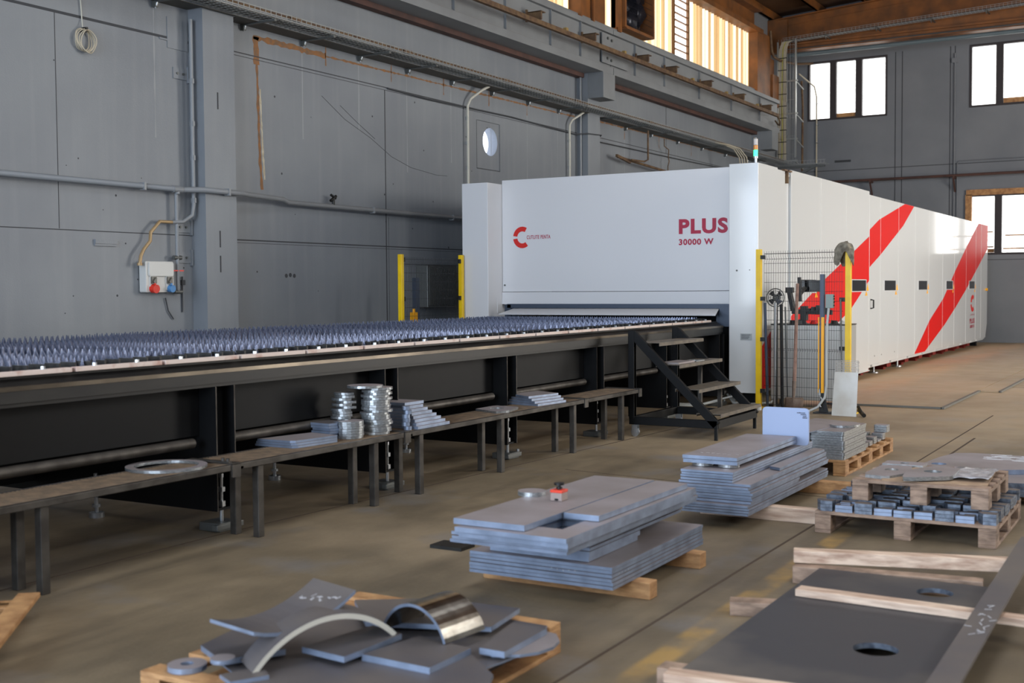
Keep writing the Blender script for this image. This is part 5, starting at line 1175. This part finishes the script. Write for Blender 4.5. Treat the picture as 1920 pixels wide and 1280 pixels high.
# pallet A: lower, wide, rows of small cut parts
pA = pallet((-1.57, 7.85, 0), 1.05, 1.06, 'dirty wide wooden pallet carrying rows of small cut parts', wood='wood_dark', H=.135, nblock=3)
rr = random.Random(4)
protos = []
for k in range(4):
    m = MB()
    for L_ in range(2+k % 2):
        z0 = .022*L_; w, d = .052, .04
        if k == 0: m.holed([(-w, -d), (w, -d), (w, d), (-w, d)], [(-w*.6, -d*.5), (w*.6, -d*.5), (w*.6, d*.5), (-w*.6, d*.5)], z0, z0+.020, 0, 1)
        elif k == 1: m.prism([(-w, -d), (w, -d), (w*1.05, -d*.3), (w*.4, d), (-w, d)], z0, z0+.020, 0, 1)
        elif k == 2: m.prism([(-w, -d), (w, -d), (w, d), (-w*.2, d), (-w*.2, d*.1), (-w, d*.1)], z0, z0+.020, 0, 1)
        else: m.prism([(-w, -d*.6), (-w*.6, -d), (w, -d), (w, d), (-w*.7, d), (-w, d*.5)], z0, z0+.020, 0, 1)
    o = m.build('cut_part', ['mill_dark', 'cut_dark' if k % 2 else 'cut']); tag(o, 'small dark cut steel part among the rows on the wide lower pallet', 'steel part', 'small parts on the wide lower pallet'); protos.append(o)
used = set(); nx, ny = 9, 9
for j in range(ny):
    for i in range(nx):
        x = -2.045+.119*i; y = 7.375+.118*j; k = rr.randrange(4)
        if k in used: o = protos[k].copy(); C.objects.link(o)
        else: o = protos[k]; used.add(k)
        o.location = (x+rr.uniform(-.004, .004), y+rr.uniform(-.006, .006), .1355); o.rotation_euler = (0, 0, rr.uniform(-.1, .1)+(pi if rr.random() < .3 else 0))
# pallet B on top of the small parts
PBZ = .1355+.066
pB = pallet((-1.50, 7.84, PBZ), .80, .80, 'small worn wooden pallet standing on the small cut parts', wood='wood_dark', H=.13, nblock=3, skids=False)
zb2 = PBZ+.131
m = MB(); m.prism([(-1.72, 7.44), (-1.12, 7.52), (-1.16, 8.12), (-1.62, 8.1), (-1.80, 7.8)], zb2, zb2+.006, 0, 0)
single('cardboard_sheet', m, 'cardboard', 'torn brown cardboard under the flanges on the small pallet', 'cardboard')
m = MB(); n = 8; v = [(-1.40+.27*i/n, 7.62+.45*j/n, zb2+.012+.014*rr.random()+.01*(i/n)) for j in range(n+1) for i in range(n+1)]
m.add(v, [(j*(n+1)+i, j*(n+1)+i+1, (j+1)*(n+1)+i+1, (j+1)*(n+1)+i) for j in range(n) for i in range(n)], 0, True); o = single('plastic_film', m, 'film', 'crumpled shiny film at the right end of the small pallet', 'film'); s_ = o.modifiers.new('thick', 'SOLIDIFY'); s_.thickness = .003
def flange(pts, hole, z0, th, label, n=36, mats=('mill', 'bright'), cat='flange', name='flange_plate'):
    """outline resampled radially about the hole centre"""
    cx, cy, r = hole; out = []
    for i in range(n):
        a = 2*pi*i/n; dx, dy = cos(a), sin(a); best = None
        for (x1, y1), (x2, y2) in zip(pts, pts[1:]+pts[:1]):
            ex_, ey_ = x2-x1, y2-y1; den = dx*ey_-dy*ex_
            if abs(den) < 1e-9: continue
            t_ = ((x1-cx)*ey_-(y1-cy)*ex_)/den; u_ = ((x1-cx)*dy-(y1-cy)*dx)/den
            if t_ > 0 and -1e-6 <= u_ <= 1+1e-6 and (best is None or t_ > best): best = t_
        out.append((cx+dx*best, cy+dy*best))
    m = MB(); m.holed(out, circ(cx, cy, r, n), z0, z0+th, 0, 1); return single(name, m, list(mats), label, cat)
flange([(-1.86, 7.53), (-1.70, 7.50), (-1.60, 7.74), (-1.66, 8.02), (-1.84, 7.98)], (-1.74, 7.80, .045), zb2+.0005, .02, 'left flange plate with one round hole on the small pallet')
flange([(-1.60, 7.42), (-1.57, 7.40), (-1.33, 7.58), (-1.34, 7.93), (-1.50, 8.0), (-1.62, 7.72)], (-1.47, 7.72, .055), zb2+.014, .024, 'thick flange plate with a large round hole in the middle of the small pallet')
flange([(-1.86, 8.06), (-1.60, 8.06), (-1.60, 8.22), (-1.86, 8.22)], (-1.73, 8.14, .03), zb2+.0005, .018, 'holed plate at the far edge of the small pallet')

# right hand holed plates behind pallet A
for i, (z0, z1, dy) in enumerate(((.0, .045, 0.),)):
    for y in (9.2, 10.2): m = MB(); m.box(-1.85, -.55, y-.05, y+.05, 0, .06); single('timber', m, 'wood', 'timber under the holed plates at the right, %s' % ('nearer' if y < 10 else 'farther'), 'timber')
zz = .061
for i in range(3):
    flange([(-1.42, 8.82+.01*i), (-.6, 8.95), (-.6, 10.2), (-1.72, 10.1), (-1.78, 9.4)], (-1.02, 9.15, .07), zz, .03, '%s large holed plate of the low pile at the right edge' % nth(i, 3), mats=('mill', 'cut_dark')); zz += .0315
flange([(-1.88, 9.0), (-1.66, 8.98), (-.62, 9.62), (-.62, 10.25), (-1.16, 10.05), (-1.72, 10.06), (-1.80, 9.7)], (-1.735, 9.33, .055), zz, .035, 'thick angular plate with a round hole and white spray marks, right edge', mats=('mill', 'cut'))
m = MB(); rs2 = random.Random(6)
for k in range(46):
    x = rs2.uniform(-1.5, -.85); y = 9.85+rs2.uniform(-.13, .16)-(x+1.5)*.02; L_ = rs2.uniform(.06, .2); a = rs2.uniform(-.5, .5)
    m.bar((x, y, zz+.0355), (x+L_*cos(a), min(10.05, y+L_*sin(a)*.5), zz+.0355), rs2.uniform(.006, .018), .001)
for k in range(16):
    x = rs2.uniform(-1.25, -.8); y = 9.42+(x+1.66)*.0+rs2.uniform(0, .03)
single('spray_marks', m, 'scribble', 'white spray marks over the back of the thick angular plate', 'paint')

# ==================================================================== bottom right: big holed plate on planks
def plank(x0, y0, x1, y1, w, z0, z1, label, mt_='wood_pale'):
    m = MB(); m.bar((x0, y0, (z0+z1)/2), (x1, y1, (z0+z1)/2), w, z1-z0); return single('plank', m, mt_, label, 'plank', bevel=.004)
plank(-1.86, 6.10, -.78, 6.42, .09, .092, .155, 'long pale plank lying behind the big holed plate, on top', 'wood_pale')
plank(-1.84, 6.04, -.93, 6.16, .09, 0, .088, 'dirty plank on the floor behind the big holed plate', 'wood_dark')
plank(-1.92, 5.30, -1.0, 5.62, .10, .0, .066, 'dark wooden bearer under the middle of the big holed plate', 'wood_dark')
plank(-1.82, 4.25, -.9, 4.30, .10, .0, .066, 'dark wooden bearer under the front of the big holed plate', 'wood_dark')
x0, x1, y0, y1 = -1.70, -.81, 4.08, 6.02
m = MB(); zc = .067; th = .022
ymid = 5.25
m.holed(rect_pts(x0, x1, y0, ymid, 40), circ(-1.12, 4.765, .088, 40), zc, zc+th, 0, 1)
m.holed(rect_pts(x0, x1, ymid, y1, 40), circ(-1.09, 5.79, .083, 40), zc, zc+th, 0, 1)
single('holed_plate', m, ['dark_sheet', 'cut_dark'], 'big dark steel plate with two round holes lying at the bottom right', 'plate')
plank(-1.64, 5.45, -.60, 5.405, .085, .0905, .125, 'pale plank lying across the big holed plate between its two holes', 'wood_pale')
plank(-1.70, 4.02, -.9, 4.10, .085, .0905, .125, 'pale plank across the front edge of the big holed plate', 'wood_pale')
m = MB(); m.bar((-.775, 4.1, .140), (-.80, 6.9, .165), .105, .016, mi=0); single('steel_strip', m, ['mill_dark'], 'long flat steel strip lying over the planks at the right edge', 'strip')
m = MB(); rs3 = random.Random(8)
for k in range(16): x = -.78+rs3.uniform(-.03, .03); y = 4.9+rs3.uniform(0, .5); a = rs3.uniform(0, 3); m.bar((x, y, .150+(y-4.1)*.009), (x+.03*cos(a), y+.04*sin(a), .150+(y-4.1)*.009), .004, .001)
single('chalk_marks', m, 'chalk', 'faint chalk scribble on the long flat steel strip', 'marks')
m = MB(); m.box(-3.96, -3.74, 5.80, 5.95, 0, .02); single('black_plate', m, ['black_frame'], 'small black plate on the floor left of the foreground stack', 'plate')

# bottom left wooden pallet corner
t = empty('pallet', (-4.45, 3.1, 0), 0, 'wooden pallet whose corner shows at the bottom left edge', 'pallet')
for k, (x0, y0, x1, y1, w) in enumerate(((-4.76, 3.64, -4.0, 2.78, .10), (-4.93, 3.50, -4.2, 2.65, .12), (-5.12, 3.34, -4.4, 2.5, .1))):
    m = MB(); m.bar((x0+4.45, y0-3.1, .11), (x1+4.45, y1-3.1, .11), w, .024); m.build('deck_board', 'wood', t, bevel=.004)
for a, b in (((-4.88, 3.36), (-4.70, 3.52)), ((-4.30, 2.72), (-4.12, 2.88))):
    m = MB(); m.bar((a[0]+4.30, a[1]-3.1, .049), (b[0]+4.45, b[1]-3.1, .049), .09, .096); m.build('block', 'wood', t, bevel=.004)
for a, b in (((-5.1, 3.2), (-4.74, 3.56)), ((-4.5, 2.45), (-4.1, 2.8))):
    m = MB(); m.bar((a[0]+4.45, a[1]-3.1, .087), (b[0]+4.45, b[1]-3.1, .087), .1, .02); m.build('stringer_board', 'wood', t, bevel=.003)

# ==================================================================== foreground scrap pallet
pF = pallet((-2.86, 3.72, 0), 1.32, 1.06, 'wooden pallet heaped with curved and flat steel offcuts at the bottom', H=.13, nblock=3, boards=6)
m = MB(); m.prism([(-3.30, 3.32), (-2.95, 3.14), (-2.36, 3.16), (-2.24, 3.9), (-2.34, 4.28), (-3.1, 4.32), (-3.34, 3.9)], .131, .137, 0, 1); single('steel_offcut', m, ['mill_dark', 'cut'], 'thin dark sheet covering the boards under the scrap heap', 'offcut')
Z0 = .138
def flat(pts, z0, th, label, mats=('mill_dark', 'cut'), name='steel_offcut', cat='offcut', tilt=None):
    m = MB(); m.prism(pts, z0, z0+th, 0, 1)
    if tilt:
        (ax, ay), k, (dx, dy) = tilt; m.v = [(a, b, c+k*((a-ax)*dx+(b-ay)*dy)) for a, b, c in m.v]
    return single(name, m, list(mats), label, cat)
flat([(-3.32, 3.30), (-3.12, 3.20), (-3.0, 3.42), (-3.18, 3.6), (-3.36, 3.52)], Z0+.012, .022, 'flat grey offcut at the left of the scrap pallet under the tilted curved plate')
flange(circ(-3.245, 3.155, .072, 24), (-3.245, 3.155, .024), Z0-.005, .02, 'round washer blank with a small hole at the left corner of the scrap pallet', mats=('mill', 'cut'), name='ring_blank', cat='ring')
m = MB(); m.prism(circ(-3.10, 3.19, .045, 24), Z0+.035, Z0+.05, 0, 1); single('steel_disc', m, ['mill', 'cut'], 'small plain steel disc beside the washer blank on the scrap pallet', 'disc')
flat([(-2.95, 2.98), (-2.60, 3.05), (-2.19, 3.30), (-2.13, 3.46), (-2.19, 3.60), (-2.38, 3.76), (-2.85, 3.52), (-3.02, 3.28)], Z0+.001, .012, 'large light grey sheet offcut along the front of the scrap pallet')
flat([(-2.70, 3.50), (-2.39, 3.49), (-2.385, 3.76), (-2.65, 3.80)], Z0+.0135, .024, 'square steel block plate under the shiny half pipe')
flat([(-2.36, 3.78), (-2.25, 3.78), (-2.26, 4.13), (-2.42, 4.13)], Z0+.0135, .024, 'narrow flat bar at the right of the scrap pallet')
m = MB(); q = [(-2.32, 3.80)]+[(-2.40+.24*cos(a), 4.0+.22*sin(a)) for a in (-.75, -.4, 0, .4, .8)]+[(-2.42, 4.2)]; m.prism(q, Z0+.001, Z0+.0125, 0, 1); single('steel_offcut', m, ['mill', 'cut'], 'rounded thin offcut overhanging the right edge of the scrap pallet', 'offcut')
flat([(-3.20, 4.10), (-2.9, 4.30), (-2.50, 4.33), (-2.46, 4.03), (-2.95, 3.85)], Z0+.02, .02, 'wide flat plate at the back of the scrap pallet')
flat([(-2.92, 3.42), (-2.705, 3.40), (-2.69, 3.74), (-2.86, 3.78)], Z0+.032, .022, 'flat plate beneath the long arched strip', tilt=None)
flat([(-3.02, 3.09), (-2.93, 3.05), (-2.86, 3.17), (-2.95, 3.24)], Z0+.0135, .014, 'small scuffed offcut under the lower end of the arched strip')
# long arched strip: chord from A to B, bowed upward
def arched(A, B, up_v, sag, width_v, th, label, mats, n=24, name='curved_strip', half=False):
    A, B, up_v, width_v = Vector(A), Vector(B), Vector(up_v).normalized(), Vector(width_v); L = (B-A).length; d = (B-A).normalized()
    R = (L*L/4+sag*sag)/(2*sag); ha = math.asin(min(1, L/2/R)); ha = ha if sag <= R else pi-ha
    m = MB(); v = []
    for i in range(n+1):
        a = -ha+2*ha*i/n; rad_ = d*sin(a)+up_v*cos(a); c = (A+B)/2-up_v*(R-sag)
        for r_ in (R, R-th):
            for s_ in (0, 1): v.append(c+rad_*r_+width_v*s_)
    for i in range(n):
        k = 4*i; m.add([v[j] for j in (k, k+1, k+5, k+4)], [(0, 1, 2, 3)], 0, True); m.add([v[j] for j in (k+2, k+6, k+7, k+3)], [(0, 1, 2, 3)], 0, True)
        m.add([v[j] for j in (k, k+4, k+6, k+2)], [(0, 1, 2, 3)], 1); m.add([v[j] for j in (k+1, k+3, k+7, k+5)], [(0, 1, 2, 3)], 1)
    m.add(v[:4], [(0, 2, 3, 1)], 1); m.add(v[-4:], [(0, 1, 3, 2)], 1); return single(name, m, mats, label, 'curved offcut')
arched((-2.93, 3.16, .165), (-2.70, 3.72, .20), (0, 0, 1), .135, (-.14, .09, .0), .02, 'long arched steel strip with chalk writing across the scrap pallet', ['mill_dark', 'pale_edge'])
# bowed plate rising to the right with chalk marks
m = MB(); n = 10; v = []
A, B, C_, D = Vector((-3.22, 3.25, .30)), Vector((-2.965, 3.21, .295)), Vector((-2.82, 3.62, .375)), Vector((-3.06, 3.66, .385))
for j in range(n+1):
    f = j/n; sag = -.055*4*f*(1-f)
    for s_ in (0, 1): p = (A.lerp(D, f) if s_ == 0 else B.lerp(C_, f)); v.append(p+Vector((0, 0, sag)))
k = len(v); v += [p-Vector((0, 0, .014)) for p in v]
for j in range(n):
    a = 2*j; m.add([v[q] for q in (a, a+1, a+3, a+2)], [(0, 1, 2, 3)], 0, True); m.add([v[k+q] for q in (a, a+2, a+3, a+1)], [(0, 1, 2, 3)], 0, True)
    m.add([v[a], v[a+2], v[k+a+2], v[k+a]], [(0, 1, 2, 3)], 1); m.add([v[a+1], v[k+a+1], v[k+a+3], v[a+3]], [(0, 1, 2, 3)], 1)
m.add([v[0], v[k], v[k+1], v[1]], [(0, 1, 2, 3)], 1); m.add([v[2*n], v[2*n+1], v[k+2*n+1], v[k+2*n]], [(0, 1, 2, 3)], 1)
single('curved_plate', m, ['mill_dark', 'cut'], 'bowed grey plate with chalk numbers rising from the back of the scrap heap', 'curved offcut')
# half pipe
arched((-2.83, 3.80, .18), (-2.49, 3.745, .18), (0, 0, 1), .125, (.03, .24, 0), .012, 'shiny half pipe arch lying on the scrap pallet', ['shiny', 'cut'], name='half_pipe')

# ==================================================================== things on the benches
BZ = .4885
t = None
m = MB(); m.holed(circ(-5.30, 5.02, .235, 48), circ(-5.30, 5.02, .185, 48), BZ, BZ+.016, 0, 1); single('steel_ring', m, ['mill', 'bright'], 'large flat steel ring lying on the nearest step bench', 'ring')
m = MB(); m.bar((-5.36, 5.28, BZ+.010), (-5.06, 5.30, BZ+.010), .03, .012); m.cyl((-5.12, 5.30, BZ+.012), (-5.12, 5.30, BZ+.034), .012, n=6, smooth=False); m.cyl((-5.08, 5.30, BZ+.012), (-5.08, 5.30, BZ+.034), .012, n=6, smooth=False); single('bolted_bar', m, 'raw_frame', 'small bolted bar lying over the joint between the first two benches', 'bar')
for i in range(3):
    m = MB(); m.prism([(-5.52+.01*i, 6.02), (-5.20-.012*i, 6.02+.005*i), (-5.17-.012*i, 6.05), (-5.14, 6.42), (-5.40, 6.46)], BZ+.0165*i, BZ+.0165*i+.015, 0, 1); single('steel_plate', m, ['mill', 'cut'], '%s of three thin plates on the second bench, left of the blanks' % nth(i, 3), 'plate', 'thin plates on the second bench')
def discs(cx, cy, r, n, h, label, name='round_blank', seg=28, jj=.012, z=BZ, mats=('mill', 'bright'), poly=None, cat='disc', kind='round blank'):
    for i in range(n):
        a, b = rp.uniform(-jj, jj), rp.uniform(-jj, jj); m = MB()
        pts = circ(cx+a, cy+b, r, seg, a0=rp.random()) if poly is None else [(cx+a+x, cy+b+y) for x, y in poly]
        m.prism(pts, z+h*i, z+h*(i+1)-.0015, 0, 1); single(name, m, list(mats), '%s %s of %s' % (nth(i, n), kind, label), cat, 'blanks of '+label)
discs(-5.20, 7.02-.07, .105, 19, .0178, 'the tall column on the second step bench', jj=.014)
m = MB(); m.prism(circ(-5.24, 6.87, .13, 28), BZ+.0178*19, BZ+.0178*19+.017, 0, 1); single('round_blank', m, ['mill', 'bright'], 'wide blank overhanging the top of the tall column', 'disc')
seg_ = [(.105*cos(a), .105*sin(a)) for a in [rad(200+14*i) for i in range(11)]]+[(-.02, .06)]
discs(-5.38, 6.83, 0, 16, .019, 'the slipped column behind the tall one', poly=[(x*.9, y*.9) for x, y in seg_], jj=.02, cat='blank', name='segment_blank', kind='segment blank', mats=('mill_dark', 'bright'))
hp = [(.10*cos(rad(-100+18*i)), .10*sin(rad(-100+18*i))) for i in range(11)]+[(-.04, .09), (-.05, -.06)]
discs(-5.22, 6.66, 0, 7, .0175, 'the low pile left of the tall column', poly=hp, jj=.008, cat='blank', name='half_blank', kind='half round blank')
discs(-5.36, 6.62, 0, 6, .0185, 'the darker low pile at the rail side', poly=[(-.1, -.09), (.08, -.11), (.10, -.04), (.03, .0), (.05, .1), (-.09, .1)], jj=.008, cat='blank', name='notched_blank', kind='notched blank', mats=('mill_dark', 'cut'))
# bars stack (right of the tall column)
for i in range(7):
    m = MB(); y0 = 7.28+.012*i-.01; y1 = 7.70-.028*i; dx = -.022*i
    m.box(-5.42+dx*.6, -5.06+dx, y0, y1, BZ+.0235*i, BZ+.0235*i+.022, 0, 1)
    for _ in (0,): pass
    single('flat_bar', m, ['mill', 'cut'], '%s flat bar of the stepped pile on the third step bench' % nth(i, 8), 'bar', 'flat bars in the stepped pile')
m = MB(); m.box(-5.52, -5.22, 7.33, 7.58, BZ+.0235*7, BZ+.0235*7+.022, 0, 1); single('flat_bar', m, ['mill', 'cut'], 'topmost short bar lying across the stepped pile of bars', 'bar')
discs(-5.12, 7.215, .03, 6, .03, 'the thin pile squeezed beside the bars', jj=.012, seg=12, mats=('mill_dark', 'cut'), cat='slug', name='small_slug', kind='small round slug')
flange([(-5.40, 8.62), (-5.12, 8.50), (-5.07, 8.62), (-5.14, 8.92), (-5.40, 8.95)], (-5.26, 8.74, .06), BZ, .018, 'single flat flange with a round hole on the third step bench')
for i in range(4):
    m = MB(); d = .035*i; m.prism([(-5.46, 9.30-.03*i+.05), (-5.20+d*.9, 9.17-.0*i+.02), (-5.13+d*.6, 9.62+.01*i), (-5.42, 9.75)], BZ+.0215*(3-i), BZ+.0215*(3-i)+.02, 0, 1)
    single('steel_plate', m, ['mill', 'cut'], '%s of four fanned plates at the far end of the third bench' % nth(3-i, 4), 'plate', 'fanned plates on the third bench')
# chalk strokes on the scrap pieces
def strokes(seed, n, P, U, V, label, size=.02, w=.0035):
    """little chalk letters spread on a plane through P along U, V"""
    rr_ = random.Random(seed); m = MB(); P = Vector(P); U = Vector(U); V = Vector(V); N = U.cross(V).normalized()*.001; u = U.normalized(); v = V.normalized()
    for i in range(n):
        c = P+U*((i+.5)/n)+V*rr_.uniform(.3, .6)
        for k in range(2): a = rr_.uniform(0, 3.1); d = (u*cos(a)+v*sin(a))*size*rr_.uniform(.4, .8); m.bar(c-d+N, c+d*.6+N, w, .001, upv=N.normalized())
    return single('chalk_marks', m, 'chalk', label, 'marks')
strokes(3, 9, (-3.0, 3.45, .347), (.16, .02, 0), (.02, .12, .025), 'chalk scribble on the bowed plate of the scrap heap')
strokes(5, 7, (-2.90, 7.36, .438), (.28, .0, 0), (0, .10, 0), 'chalk numbers on the top plate of the second stack')
strokes(6, 5, (-2.78, 5.103, .14), (.16, 0, 0), (0, 0, .04), 'faint chalk number on the blue front edges of the foreground stack', size=.008, w=.002)
strokes(7, 4, (-2.434, 5.16, .14), (0, .14, .0), (0, 0, .04), 'faint chalk number on the right side edges of the foreground stack', size=.012, w=.002)
